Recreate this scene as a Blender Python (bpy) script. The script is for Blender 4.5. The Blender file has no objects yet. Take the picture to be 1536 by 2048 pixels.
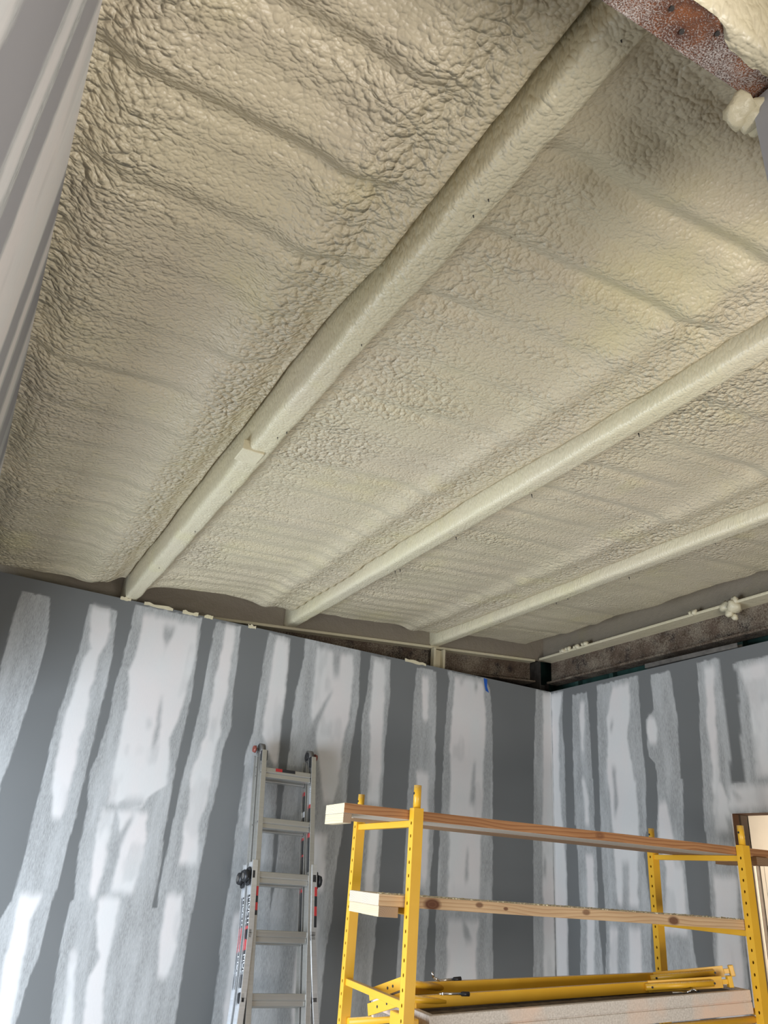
import bpy, bmesh, math, random
import numpy as np
from mathutils import Vector, Matrix

random.seed(4)
rng = np.random.default_rng(7)
S = bpy.context.scene
COL = S.collection

# ------------------------------------------------------------------ camera, world, lights, exposure
cam_data = bpy.data.cameras.new('camera')
cam = bpy.data.objects.new('camera', cam_data)
COL.objects.link(cam)
RX = Vector((0.86989816, -0.48797491, 0.071817))      # camera right in world
DN = Vector((0.268504, 0.34636667, -0.89885245))      # camera down in world
FW = Vector((0.41374243, 0.80119324, 0.43232694))     # camera forward in world
M3 = Matrix((RX, -DN, -FW)).transposed()
cam.matrix_world = Matrix.Translation((0, 0, 1.6)) @ M3.to_4x4()
cam_data.sensor_fit = 'VERTICAL'
cam_data.sensor_height = 24.0
cam_data.lens = 24.0 * 1517.0 / 2048.0
cam_data.clip_start = 0.02
S.camera = cam

S.view_settings.view_transform = 'Standard'
S.view_settings.look = 'None'
S.view_settings.gamma = 1.0
S.view_settings.use_curve_mapping = False
S.view_settings.exposure = 0.08

world = bpy.data.worlds.new('world')
S.world = world
world.use_nodes = True
wb = world.node_tree.nodes['Background']
wb.inputs[0].default_value = (0.80, 0.88, 1.0, 1)
wb.inputs[1].default_value = 0.35

def area(name, loc, direction, sx, sy, power, color):
    l = bpy.data.lights.new(name, 'AREA')
    l.shape = 'RECTANGLE'; l.size = sx; l.size_y = sy
    l.energy = power; l.color = color
    o = bpy.data.objects.new(name, l); COL.objects.link(o)
    o.location = loc
    o.rotation_euler = Vector(direction).to_track_quat('-Z', 'Y').to_euler()
    return o
# daylight coming in through the two big openings (left side and behind the photographer)
area('daylight_left', (-0.95, 3.3, 0.95), (1, -0.03, 0.08), 2.4, 1.8, 165, (0.76, 0.87, 1.0))
area('daylight_behind', (1.45, -1.75, 0.60), (0.0, 1, 0.85), 2.4, 1.4, 138, (1.0, 0.968, 0.935))

# ------------------------------------------------------------------ helpers
def link(name, me, mat=None, parent=None, loc=None, rot=None):
    o = bpy.data.objects.new(name, me)
    COL.objects.link(o)
    if mat is not None:
        if isinstance(mat, (list, tuple)):
            for m in mat: me.materials.append(m)
        else:
            me.materials.append(mat)
    if parent is not None: o.parent = parent
    if loc is not None: o.location = loc
    if rot is not None: o.rotation_euler = rot
    return o
def tag(o, label=None, cat=None, group=None, kind=None):
    if label: o['label'] = label
    if cat: o['category'] = cat
    if group: o['group'] = group
    if kind: o['kind'] = kind
    return o
def thing(name, label, cat, loc=(0, 0, 0), rotz=0, group=None):
    o = bpy.data.objects.new(name, None); COL.objects.link(o)
    o.location = loc; o.rotation_euler = (0, 0, rotz)
    o.empty_display_size = 0.1
    return tag(o, label, cat, group)
def bm_mesh(bm, smooth=False, name='mesh'):
    me = bpy.data.meshes.new(name)
    bm.to_mesh(me); bm.free()
    if smooth:
        me.polygons.foreach_set('use_smooth', [True] * len(me.polygons))
    return me
def add_box(bm, x0, x1, y0, y1, z0, z1, bev=0.0, mat=None, mi=0):
    """axis-aligned box; mat = optional 4x4 applied after"""
    x0, x1 = min(x0, x1), max(x0, x1); y0, y1 = min(y0, y1), max(y0, y1); z0, z1 = min(z0, z1), max(z0, z1)
    t = bmesh.new()
    bmesh.ops.create_cube(t, size=1.0)
    for v in t.verts:
        v.co = Vector(((x0 + x1) / 2 + v.co.x * (x1 - x0), (y0 + y1) / 2 + v.co.y * (y1 - y0), (z0 + z1) / 2 + v.co.z * (z1 - z0)))
    if bev > 0:
        bmesh.ops.bevel(t, geom=list(t.edges), offset=bev, segments=2, affect='EDGES', profile=0.5)
    for f in t.faces: f.material_index = mi
    if mat is not None: bmesh.ops.transform(t, matrix=mat, verts=t.verts)
    me = bpy.data.meshes.new('tmp'); t.to_mesh(me); t.free()
    bm.from_mesh(me); bpy.data.meshes.remove(me)
def frame_between(p, q, up=(0, 0, 1)):
    p = Vector(p); q = Vector(q); d = (q - p); L = d.length; d.normalize()
    up = Vector(up)
    side = up.cross(d)
    if side.length < 1e-4: side = Vector((1, 0, 0)).cross(d)
    side.normalize(); u = d.cross(side)
    m = Matrix((d, side, u)).transposed().to_4x4(); m.translation = p
    return m, L
def add_bar(bm, p, q, w, h, up=(0, 0, 1), bev=0.002, mi=0):
    m, L = frame_between(p, q, up)
    add_box(bm, 0, L, -w / 2, w / 2, -h / 2, h / 2, bev, m, mi)
def add_tube(bm, p, q, r, seg=16, r2=None, mi=0):
    m, L = frame_between(p, q)
    r2 = r if r2 is None else r2
    a = []; b = []
    for i in range(seg):
        t = 2 * math.pi * i / seg
        a.append(bm.verts.new(m @ Vector((0, r * math.cos(t), r * math.sin(t)))))
        b.append(bm.verts.new(m @ Vector((L, r2 * math.cos(t), r2 * math.sin(t)))))
    for i in range(seg):
        f = bm.faces.new((a[i], b[i], b[(i + 1) % seg], a[(i + 1) % seg])); f.material_index = mi; f.smooth = True
    f = bm.faces.new(a); f.material_index = mi
    f = bm.faces.new(b[::-1]); f.material_index = mi
def box_obj(name, dims, mat, parent=None, bev=0.0, **kw):
    bm = bmesh.new(); add_box(bm, *dims, bev)
    return link(name, bm_mesh(bm), mat, parent, **kw)
def grid_mesh(name, P, smooth=True):
    """P: (nu,nv,3) array"""
    nu, nv = P.shape[:2]
    me = bpy.data.meshes.new(name)
    me.vertices.add(nu * nv)
    me.vertices.foreach_set('co', P.reshape(-1).astype(np.float32))
    i = np.arange(nu * nv).reshape(nu, nv)
    q = np.stack([i[:-1, :-1], i[1:, :-1], i[1:, 1:], i[:-1, 1:]], -1).reshape(-1, 4)
    n = len(q)
    me.loops.add(n * 4); me.loops.foreach_set('vertex_index', q.reshape(-1).astype(np.int32))
    me.polygons.add(n)
    me.polygons.foreach_set('loop_start', (np.arange(n) * 4).astype(np.int32))
    me.polygons.foreach_set('loop_total', np.full(n, 4, np.int32))
    me.polygons.foreach_set('use_smooth', np.full(n, smooth))
    me.update(calc_edges=True)
    return me
def attr(me, name, a):
    at = me.attributes.new(name, 'FLOAT', 'POINT')
    at.data.foreach_set('value', np.asarray(a, np.float32).reshape(-1))

# ------------------------------------------------------------------ numpy noise
def _h(ix, iy, seed):
    n = (ix.astype(np.int64) * 374761393 + iy.astype(np.int64) * 668265263 + seed * 974711) & 0xffffffff
    n = ((n ^ (n >> 13)) * 1274126177) & 0xffffffff
    n = n ^ (n >> 16)
    return (n & 0xffffff) / float(0xffffff)
def vnoise(x, y, seed=0):
    ix = np.floor(x); iy = np.floor(y); fx = x - ix; fy = y - iy
    fx = fx * fx * fx * (fx * (fx * 6 - 15) + 10); fy = fy * fy * fy * (fy * (fy * 6 - 15) + 10)
    a = _h(ix, iy, seed); b = _h(ix + 1, iy, seed); c = _h(ix, iy + 1, seed); d = _h(ix + 1, iy + 1, seed)
    return (a + (b - a) * fx) * (1 - fy) + (c + (d - c) * fx) * fy
def fbm(x, y, seed=0, octv=3):
    s = 0; a = 0.5; t = 0
    for k in range(octv):
        s = s + a * vnoise(x * 2 ** k, y * 2 ** k, seed + k * 17); t += a; a *= 0.5
    return s / t
def worley(x, y, seed=0):
    ix = np.floor(x); iy = np.floor(y)
    best = np.full(np.broadcast(x, y).shape, 9.0)
    for dx in (-1, 0, 1):
        for dy in (-1, 0, 1):
            jx = ix + dx; jy = iy + dy
            px = jx + _h(jx, jy, seed); py = jy + _h(jx, jy, seed + 5)
            d = (px - x) ** 2 + (py - y) ** 2
            best = np.minimum(best, d)
    return np.sqrt(best)
def sst(a, b, x):
    t = np.clip((x - a) / (b - a), 0, 1); return t * t * (3 - 2 * t)

# ------------------------------------------------------------------ materials
class NT:
    def __init__(s, name):
        s.m = bpy.data.materials.new(name); s.m.use_nodes = True
        s.t = s.m.node_tree; s.b = s.t.nodes['Principled BSDF']
    def n(s, typ, **kw):
        nd = s.t.nodes.new(typ)
        for k, v in kw.items():
            if k.startswith('_'): setattr(nd, k[1:], v)
            else: nd.inputs[k.replace('__', ' ')].default_value = v
        return nd
    def l(s, a, b): s.t.links.new(a, b)
    def coord(s, scale=(1, 1, 1), out='Object', loc=(0, 0, 0)):
        c = s.n('ShaderNodeTexCoord'); mp = s.n('ShaderNodeMapping')
        mp.inputs['Scale'].default_value = scale; mp.inputs['Location'].default_value = loc
        s.l(c.outputs[out], mp.inputs['Vector']); return mp.outputs[0]
    def noise(s, vec, scale, detail=3, rough=0.5, dist=0):
        n = s.n('ShaderNodeTexNoise', Scale=scale, Detail=detail, Roughness=rough, Distortion=dist)
        s.l(vec, n.inputs['Vector']); return n.outputs[0]
    def ramp(s, fac, stops):
        r = s.n('ShaderNodeValToRGB'); e = r.color_ramp.elements
        while len(e) < len(stops): e.new(0.5)
        for i, (p, c) in enumerate(stops):
            e[i].position = p; e[i].color = (c[0], c[1], c[2], 1) if not isinstance(c, (int, float)) else (c, c, c, 1)
        s.l(fac, r.inputs[0]); return r.outputs[0]
    def mix(s, fac, a, b, mode='MIX'):
        m = s.n('ShaderNodeMix', _data_type='RGBA', _blend_type=mode)
        for sock, v in ((m.inputs[0], fac), (m.inputs[6], a), (m.inputs[7], b)):
            if hasattr(v, 'is_linked'): s.l(v, sock)
            elif isinstance(v, (int, float)): sock.default_value = v
            else: sock.default_value = (v[0], v[1], v[2], 1)
        return m.outputs[2]
    def math(s, op, a, b=0.0, clamp=False):
        m = s.n('ShaderNodeMath', _operation=op, _use_clamp=clamp)
        for i, v in enumerate((a, b)):
            if hasattr(v, 'is_linked'): s.l(v, m.inputs[i])
            else: m.inputs[i].default_value = v
        return m.outputs[0]
    def attr(s, name):
        a = s.n('ShaderNodeAttribute', _attribute_name=name); return a.outputs['Fac']
    def bump(s, h, strength=0.3, dist=0.01, normal=None):
        b = s.n('ShaderNodeBump', Strength=strength, Distance=dist)
        s.l(h, b.inputs['Height'])
        if normal is not None: s.l(normal, b.inputs['Normal'])
        return b.outputs[0]
    def out(s, color=None, rough=None, metal=None, normal=None, spec=None):
        for key, v in (('Base Color', color), ('Roughness', rough), ('Metallic', metal), ('Normal', normal), ('Specular IOR Level', spec)):
            if v is None: continue
            if hasattr(v, 'is_linked'): s.l(v, s.b.inputs[key])
            elif isinstance(v, (int, float)): s.b.inputs[key].default_value = v
            else: s.b.inputs[key].default_value = (v[0], v[1], v[2], 1)
        return s.m

def mat_simple(name, col, rough=0.5, metal=0.0, spec=None, noise_amt=0.0, nscale=20):
    t = NT(name)
    c = col
    if noise_amt > 0:
        v = t.coord()
        f = t.noise(v, nscale, 4)
        c = t.mix(t.ramp(f, [(0.3, 0.0), (0.7, 1.0)]), tuple(x * (1 - noise_amt) for x in col), tuple(min(1, x * (1 + noise_amt)) for x in col))
    return t.out(c, rough, metal, None, spec)

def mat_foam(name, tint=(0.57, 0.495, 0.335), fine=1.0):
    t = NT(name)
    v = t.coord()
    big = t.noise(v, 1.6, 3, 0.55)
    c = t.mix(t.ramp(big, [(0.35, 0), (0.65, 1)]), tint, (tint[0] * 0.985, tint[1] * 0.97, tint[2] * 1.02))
    yel = t.noise(t.coord((1, 1, 1), loc=(5, 3, 1)), 2.7, 3, 0.6)
    c = t.mix(t.math('MULTIPLY', t.ramp(yel, [(0.56, 0), (0.74, 1)]), 0.55), c, (tint[0] * 1.03, tint[1] * 1.03, tint[2] * 0.84))
    if fine > 0:
        rough = t.attr('lump')
        # lumps: stretched cells, warped
        wv = t.n('ShaderNodeTexNoise', Scale=16.0, Detail=1.0)
        t.l(v, wv.inputs['Vector'])
        add = t.n('ShaderNodeVectorMath', _operation='MULTIPLY_ADD')
        t.l(wv.outputs['Color'], add.inputs[0]); add.inputs[1].default_value = (0.022, 0.022, 0.0); t.l(v, add.inputs[2])
        mp = t.n('ShaderNodeMapping'); mp.inputs['Scale'].default_value = (0.8, 1.0, 0.4); t.l(add.outputs[0], mp.inputs['Vector'])
        vo = t.n('ShaderNodeTexVoronoi', Scale=56.0, _feature='SMOOTH_F1', Smoothness=0.35)
        t.l(mp.outputs[0], vo.inputs['Vector'])
        vo2 = t.n('ShaderNodeTexVoronoi', Scale=112.0, _feature='SMOOTH_F1', Smoothness=0.4)
        t.l(mp.outputs[0], vo2.inputs['Vector'])
        fn = t.noise(v, 170, 2, 0.6)
        h1 = t.math('MULTIPLY', t.math('POWER', vo.outputs['Distance'], 2.0), t.math('MULTIPLY', rough, -1.9))
        h2 = t.math('MULTIPLY', t.math('POWER', vo2.outputs['Distance'], 2.0), t.math('ADD', t.math('MULTIPLY', rough, -0.30), -0.32))
        md = t.noise(t.coord((0.75, 1.15, 0.3)), 46.0, 1.5, 0.5)
        h3 = t.math('MULTIPLY', md, t.math('ADD', t.math('MULTIPLY', rough, 0.35), 0.12))
        h = t.math('ADD', t.math('ADD', t.math('ADD', h1, h2), h3), t.math('MULTIPLY', fn, 0.07))
        nrm = t.bump(h, 1.0, 0.0088 * fine)
    else:
        fn = t.noise(v, 120, 3, 0.6)
        f2 = t.noise(v, 22, 3, 0.6)
        nrm = t.bump(t.math('ADD', t.math('MULTIPLY', fn, 0.35), f2), 0.9, 0.005)
    return t.out(c, 0.40, 0, nrm, 0.55)

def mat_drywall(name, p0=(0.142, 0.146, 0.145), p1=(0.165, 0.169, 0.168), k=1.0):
    t = NT(name)
    v = t.coord()
    band = t.attr('band'); core = t.attr('core')
    paper = t.mix(t.ramp(t.noise(v, 1.1, 2), [(0.3, 0), (0.7, 1)]), p0, p1)
    # thin skim: vertical trowel chatter
    st = t.coord((210, 210, 34))
    s1 = t.noise(st, 1.0, 4, 0.65)
    s2 = t.noise(t.coord((14, 14, 2.2)), 1.0, 3, 0.55)
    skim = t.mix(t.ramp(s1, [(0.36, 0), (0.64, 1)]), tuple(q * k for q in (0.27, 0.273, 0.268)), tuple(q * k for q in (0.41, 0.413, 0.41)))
    skim = t.mix(t.math('MULTIPLY', t.ramp(s2, [(0.42, 0), (0.72, 1)]), 0.55), skim, (0.56, 0.565, 0.565))
    c2n = t.noise(t.coord((5, 5, 2.2)), 1.0, 2)
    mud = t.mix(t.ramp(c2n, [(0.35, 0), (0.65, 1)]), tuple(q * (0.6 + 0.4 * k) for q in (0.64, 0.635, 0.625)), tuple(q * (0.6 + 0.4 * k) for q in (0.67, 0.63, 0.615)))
    mud = t.mix(t.math('MULTIPLY', t.ramp(s1, [(0.45, 0), (0.8, 1)]), 0.18), mud, (0.52, 0.52, 0.53))
    c = t.mix(band, paper, skim)
    c = t.mix(core, c, mud)
    h = t.math('ADD', t.math('MULTIPLY', band, 0.5), t.math('ADD', t.math('MULTIPLY', core, 0.4), t.math('MULTIPLY', t.math('MULTIPLY', s1, band), 0.35)))
    return t.out(c, 0.72, 0, t.bump(h, 0.5, 0.002), 0.3)

def mat_wood(name, light, dark, ring=(0.5, -0.02, 0.35), pith=(0.0, 0.05, -0.06), knots=(), under=None, dust=None, end=None, ringscale=130.0):
    """3-D growth rings round a pith running along local x, plus long fibre noise"""
    t = NT(name)
    tc = t.n('ShaderNodeTexCoord')
    sep = t.n('ShaderNodeSeparateXYZ'); t.l(tc.outputs['Object'], sep.inputs[0])
    wob = t.noise(t.coord((1.6, 6, 6)), 1.0, 3, 0.55)
    wz = t.math('MULTIPLY', t.math('SUBTRACT', wob, 0.5), 0.05)
    wob2 = t.noise(t.coord((0.9, 3, 3), loc=(3, 1, 2)), 1.0, 2, 0.5)
    wy = t.math('MULTIPLY', t.math('SUBTRACT', wob2, 0.5), 0.09)
    y = t.math('ADD', t.math('SUBTRACT', sep.outputs[1], pith[1]), wy)
    z = t.math('ADD', t.math('SUBTRACT', sep.outputs[2], pith[2]), wz)
    r = t.math('SQRT', t.math('ADD', t.math('MULTIPLY', y, y), t.math('MULTIPLY', z, z)))
    ph = t.math('FRACT', t.math('MULTIPLY', r, ringscale))
    rings = t.ramp(ph, [(0.0, 0.0), (0.55, 0.35), (0.88, 1.0), (1.0, 0.0)])
    fib = t.noise(t.coord((4, 240, 240)), 1.0, 3, 0.6)
    f = t.math('ADD', t.math('MULTIPLY', rings, 0.75), t.math('MULTIPLY', t.math('SUBTRACT', fib, 0.4), 0.5), True)
    c = t.mix(f, light, dark)
    blot = t.noise(t.coord((2, 10, 10)), 1.0, 3)
    c = t.mix(t.math('MULTIPLY', t.ramp(blot, [(0.45, 0), (0.75, 1)]), 0.35), c, tuple(x * 0.7 for x in dark))
    for (kx, kz, kr, ka) in (knots or ()):
        dx = t.math('MULTIPLY', t.math('ADD', t.math('SUBTRACT', sep.outputs[0], kx), t.math('MULTIPLY', wy, 0.3)), 1.0 / (kr * 1.7))
        dz = t.math('MULTIPLY', t.math('ADD', t.math('SUBTRACT', sep.outputs[2], kz), t.math('MULTIPLY', wz, 0.3)), 1.0 / kr)
        dd = t.math('SQRT', t.math('ADD', t.math('MULTIPLY', dx, dx), t.math('MULTIPLY', dz, dz)))
        c = t.mix(t.math('MULTIPLY', t.ramp(dd, [(0.55, 1.0), (0.95, 0.0)]), ka), c, (0.13, 0.05, 0.025))
        c = t.mix(t.math('MULTIPLY', t.ramp(t.math('FRACT', t.math('MULTIPLY', dd, 2.2)), [(0.5, 0), (0.8, 1), (1.0, 0)]), t.ramp(dd, [(0.2, 0.3), (0.98, 0.0)])), c, tuple(x * 0.6 for x in dark))
    if under is not None:
        geo3 = t.n('ShaderNodeNewGeometry')
        s4 = t.n('ShaderNodeSeparateXYZ'); t.l(geo3.outputs['True Normal'], s4.inputs[0])
        c = t.mix(t.math('MULTIPLY', t.math('LESS_THAN', s4.outputs[2], -0.7), 0.85), c, under)
    if end is not None:   # freshly sawn end grain seen on the faces across the length
        geo = t.n('ShaderNodeNewGeometry')
        vt = t.n('ShaderNodeVectorTransform', _vector_type='NORMAL', _convert_from='WORLD', _convert_to='OBJECT')
        t.l(geo.outputs['True Normal'], vt.inputs[0])
        s2 = t.n('ShaderNodeSeparateXYZ'); t.l(vt.outputs[0], s2.inputs[0])
        e = t.math('GREATER_THAN', t.math('ABSOLUTE', s2.outputs[0]), 0.8)
        ec = t.mix(t.math('MULTIPLY', rings, 0.8), end, tuple(x * 0.62 for x in end))
        c = t.mix(e, c, ec)
    if dust is not None:
        geo2 = t.n('ShaderNodeNewGeometry')
        s3 = t.n('ShaderNodeSeparateXYZ'); t.l(geo2.outputs['True Normal'], s3.inputs[0])
        up = t.math('GREATER_THAN', s3.outputs[2], 0.7)
        dn = t.ramp(t.noise(t.coord((90, 90, 90)), 1.0, 3), [(0.3, 0.5), (0.6, 1.0)])
        c = t.mix(t.math('MULTIPLY', up, dn), c, dust)
    return t.out(c, 0.68, 0, t.bump(t.math('ADD', f, fib), 0.25, 0.001), 0.3)

def mat_yellow(name, dusty=0.5):
    t = NT(name)
    v = t.coord()
    c = t.mix(t.ramp(t.noise(v, 7, 4), [(0.35, 0), (0.7, 1)]), (0.78, 0.41, 0.022), (0.82, 0.45, 0.03))
    sc = t.ramp(t.noise(t.coord((30, 30, 90)), 1.0, 4, 0.7), [(0.70, 0), (0.76, 1)])
    c = t.mix(t.math('MULTIPLY', sc, 0.5), c, (0.35, 0.2, 0.08))
    geo = t.n('ShaderNodeNewGeometry')
    sep = t.n('ShaderNodeSeparateXYZ'); t.l(geo.outputs['Normal'], sep.inputs[0])
    up = t.ramp(sep.outputs[2], [(0.45, 0), (0.8, 1)])
    sp = t.ramp(t.noise(t.coord((150, 150, 150)), 1.0, 2, 0.7), [(0.36, 0), (0.56, 1)])
    c = t.mix(t.math('MULTIPLY', t.math('MULTIPLY', up, sp), dusty), c, (0.78, 0.68, 0.50))
    return t.out(c, 0.38, 0, t.bump(t.noise(v, 60, 2), 0.08, 0.002), 0.5)

def mat_alu(name, col=(0.50, 0.50, 0.49), rough=0.38, metal=0.85):
    t = NT(name)
    br = t.noise(t.coord((3, 160, 160)), 1.0, 3, 0.6)
    c = t.mix(br, tuple(x * 0.85 for x in col), tuple(min(1, x * 1.1) for x in col))
    return t.out(c, t.math('ADD', t.math('MULTIPLY', br, 0.15), rough - 0.07), metal, None, 0.5)

def mat_rust(name, base=(0.10, 0.045, 0.03), spot=(0.27, 0.095, 0.035), fleck=(0.52, 0.46, 0.42), fl=(0.47, 0.74), scale=360.0, patch=None):
    t = NT(name)
    v = t.coord()
    c = t.mix(t.ramp(t.noise(v, 14, 4, 0.6), [(0.35, 0), (0.65, 1)]), base, spot)
    c = t.mix(t.ramp(t.noise(t.coord(loc=(2, 5, 1)), 9, 3), [(0.55, 0), (0.68, 1)]), c, (0.035, 0.025, 0.022))
    fn = t.noise(v, scale, 2, 0.6)
    big = t.noise(t.coord(loc=(7, 1, 3)), 5.0, 2, 0.5)
    f = t.math('ADD', fn, t.math('MULTIPLY', t.math('SUBTRACT', big, 0.5), 0.9))
    if patch is not None: f = t.math('ADD', f, patch)
    fr = t.ramp(f, [(fl[0], 0), (fl[1], 1)])
    c = t.mix(fr, c, fleck)
    return t.out(c, 0.85, 0, t.bump(t.math('ADD', fn, fr), 0.6, 0.003), 0.2)

M = {}
M['foam'] = mat_foam('ceiling_foam')
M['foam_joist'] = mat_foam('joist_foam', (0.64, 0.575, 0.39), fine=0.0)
M['drywall'] = mat_drywall('taped_drywall')
M['drywall_lit'] = mat_drywall('lit_taped_drywall', (0.345, 0.34, 0.36), (0.38, 0.372, 0.392), 1.45)  # lit copy of the same drywall: brighter light put into paper and mud
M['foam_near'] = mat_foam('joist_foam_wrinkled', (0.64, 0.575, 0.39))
M['gypsum'] = mat_simple('gypsum_core', (0.72, 0.72, 0.74), 0.8)
M['yellow'] = mat_yellow('yellow_paint')
M['alu'] = mat_alu('aluminium', (0.58, 0.57, 0.54), 0.36, 0.8)
M['alu_bright'] = mat_alu('aluminium_bright', (0.82, 0.83, 0.84), 0.32, 0.8)
M['black'] = mat_simple('black_plastic', (0.018, 0.018, 0.02), 0.4)
M['red_print'] = mat_simple('red_print', (0.45, 0.03, 0.03), 0.5)
M['black_print'] = mat_simple('black_print', (0.02, 0.02, 0.022), 0.45)
M['white_print'] = mat_simple('white_print', (0.8, 0.8, 0.8), 0.5)
M['red_knob'] = mat_simple('red_plastic', (0.26, 0.07, 0.05), 0.45, noise_amt=0.3, nscale=90)
M['steel_dark'] = mat_simple('dark_steel', (0.045, 0.04, 0.036), 0.6, 0.3, noise_amt=0.4)
M['steel_mid'] = mat_simple('dull_steel', (0.16, 0.15, 0.14), 0.5, 0.5, noise_amt=0.3)
M['chrome'] = mat_simple('chrome', (0.75, 0.75, 0.75), 0.2, 1.0)
M['green'] = mat_simple('dark_green_sheathing', (0.026, 0.075, 0.060), 0.85, noise_amt=0.4, nscale=9)
M['green_stud'] = mat_simple('shadowed_green_stud', (0.045, 0.10, 0.082), 0.7, noise_amt=0.3, nscale=30)
M['brown_beam'] = mat_rust('brown_beam_paint', (0.075, 0.05, 0.035), (0.12, 0.085, 0.062), (0.34, 0.29, 0.22), (0.40, 0.95), 110.0)
M['rust_beam'] = mat_rust('rusted_beam')
M['blue_tape'] = mat_simple('blue_tape', (0.01, 0.09, 0.42), 0.6)
M['concrete'] = mat_simple('concrete_floor', (0.36, 0.35, 0.33), 0.8, noise_amt=0.12, nscale=3)
M['plank_red'] = mat_wood('weathered_plank', (0.47, 0.235, 0.10), (0.24, 0.085, 0.03), pith=(0, 0.05, -0.12), knots=[(1.30, 0.02, 0.020, 0.5)], under=(0.55, 0.52, 0.46), end=(0.70, 0.60, 0.41), dust=(0.62, 0.58, 0.50), ringscale=95)
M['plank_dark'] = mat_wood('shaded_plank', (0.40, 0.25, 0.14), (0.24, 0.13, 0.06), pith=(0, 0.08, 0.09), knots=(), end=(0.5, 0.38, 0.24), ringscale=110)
M['plank_pine'] = mat_wood('pine_plank', (0.66, 0.46, 0.27), (0.44, 0.25, 0.12), pith=(0, 0.06, -0.07), knots=[(0.245, 0.020, 0.030, 1.0), (0.47, 0.030, 0.014, 0.8), (0.60, 0.022, 0.009, 0.9), (1.02, 0.030, 0.016, 0.7), (1.52, 0.020, 0.024, 0.9)], end=(0.66, 0.55, 0.42), dust=(0.86, 0.80, 0.66), ringscale=120)
M['cleat'] = mat_wood('cleat_pine', (0.66, 0.56, 0.38), (0.55, 0.43, 0.26), pith=(0, 0.05, -0.02), knots=(), end=(0.40, 0.27, 0.17), ringscale=150)
M['cleat_dark'] = mat_wood('cleat_brown', (0.30, 0.17, 0.08), (0.16, 0.08, 0.035), pith=(0, 0.03, -0.05), knots=(), end=(0.30, 0.18, 0.1), ringscale=110)
M['stud_brown'] = mat_wood('stud_brown', (0.17, 0.075, 0.032), (0.09, 0.035, 0.015), pith=(0, 0.09, 0.08), knots=())
M['stud_grey'] = mat_wood('stud_grey', (0.23, 0.16, 0.105), (0.15, 0.10, 0.06), pith=(0, 0.09, 0.08), knots=())
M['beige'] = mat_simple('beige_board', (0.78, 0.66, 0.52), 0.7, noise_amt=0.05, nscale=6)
M['taupe'] = mat_simple('taupe_wall_gap_shade', (0.30, 0.24, 0.19), 0.8, noise_amt=0.1)
def mat_deck():
    t = NT('dusty_deck_side')
    v = t.coord()
    g = t.noise(v, 120, 3, 0.7)
    c = t.mix(t.ramp(g, [(0.35, 0), (0.65, 1)]), (0.52, 0.45, 0.38), (0.72, 0.65, 0.57))
    c = t.mix(t.ramp(t.noise(v, 3.5, 3), [(0.48, 0), (0.66, 1)]), c, (0.78, 0.56, 0.42))
    return t.out(c, 0.85, 0, t.bump(g, 0.5, 0.003), 0.2)
M['deck'] = mat_deck()
M['dusty'] = mat_foam('dusted_steel', (0.26, 0.22, 0.16), fine=0.0)
M['deck_top'] = mat_simple('grimy_plywood', (0.10, 0.082, 0.062), 0.85, noise_amt=0.5, nscale=25)

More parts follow.
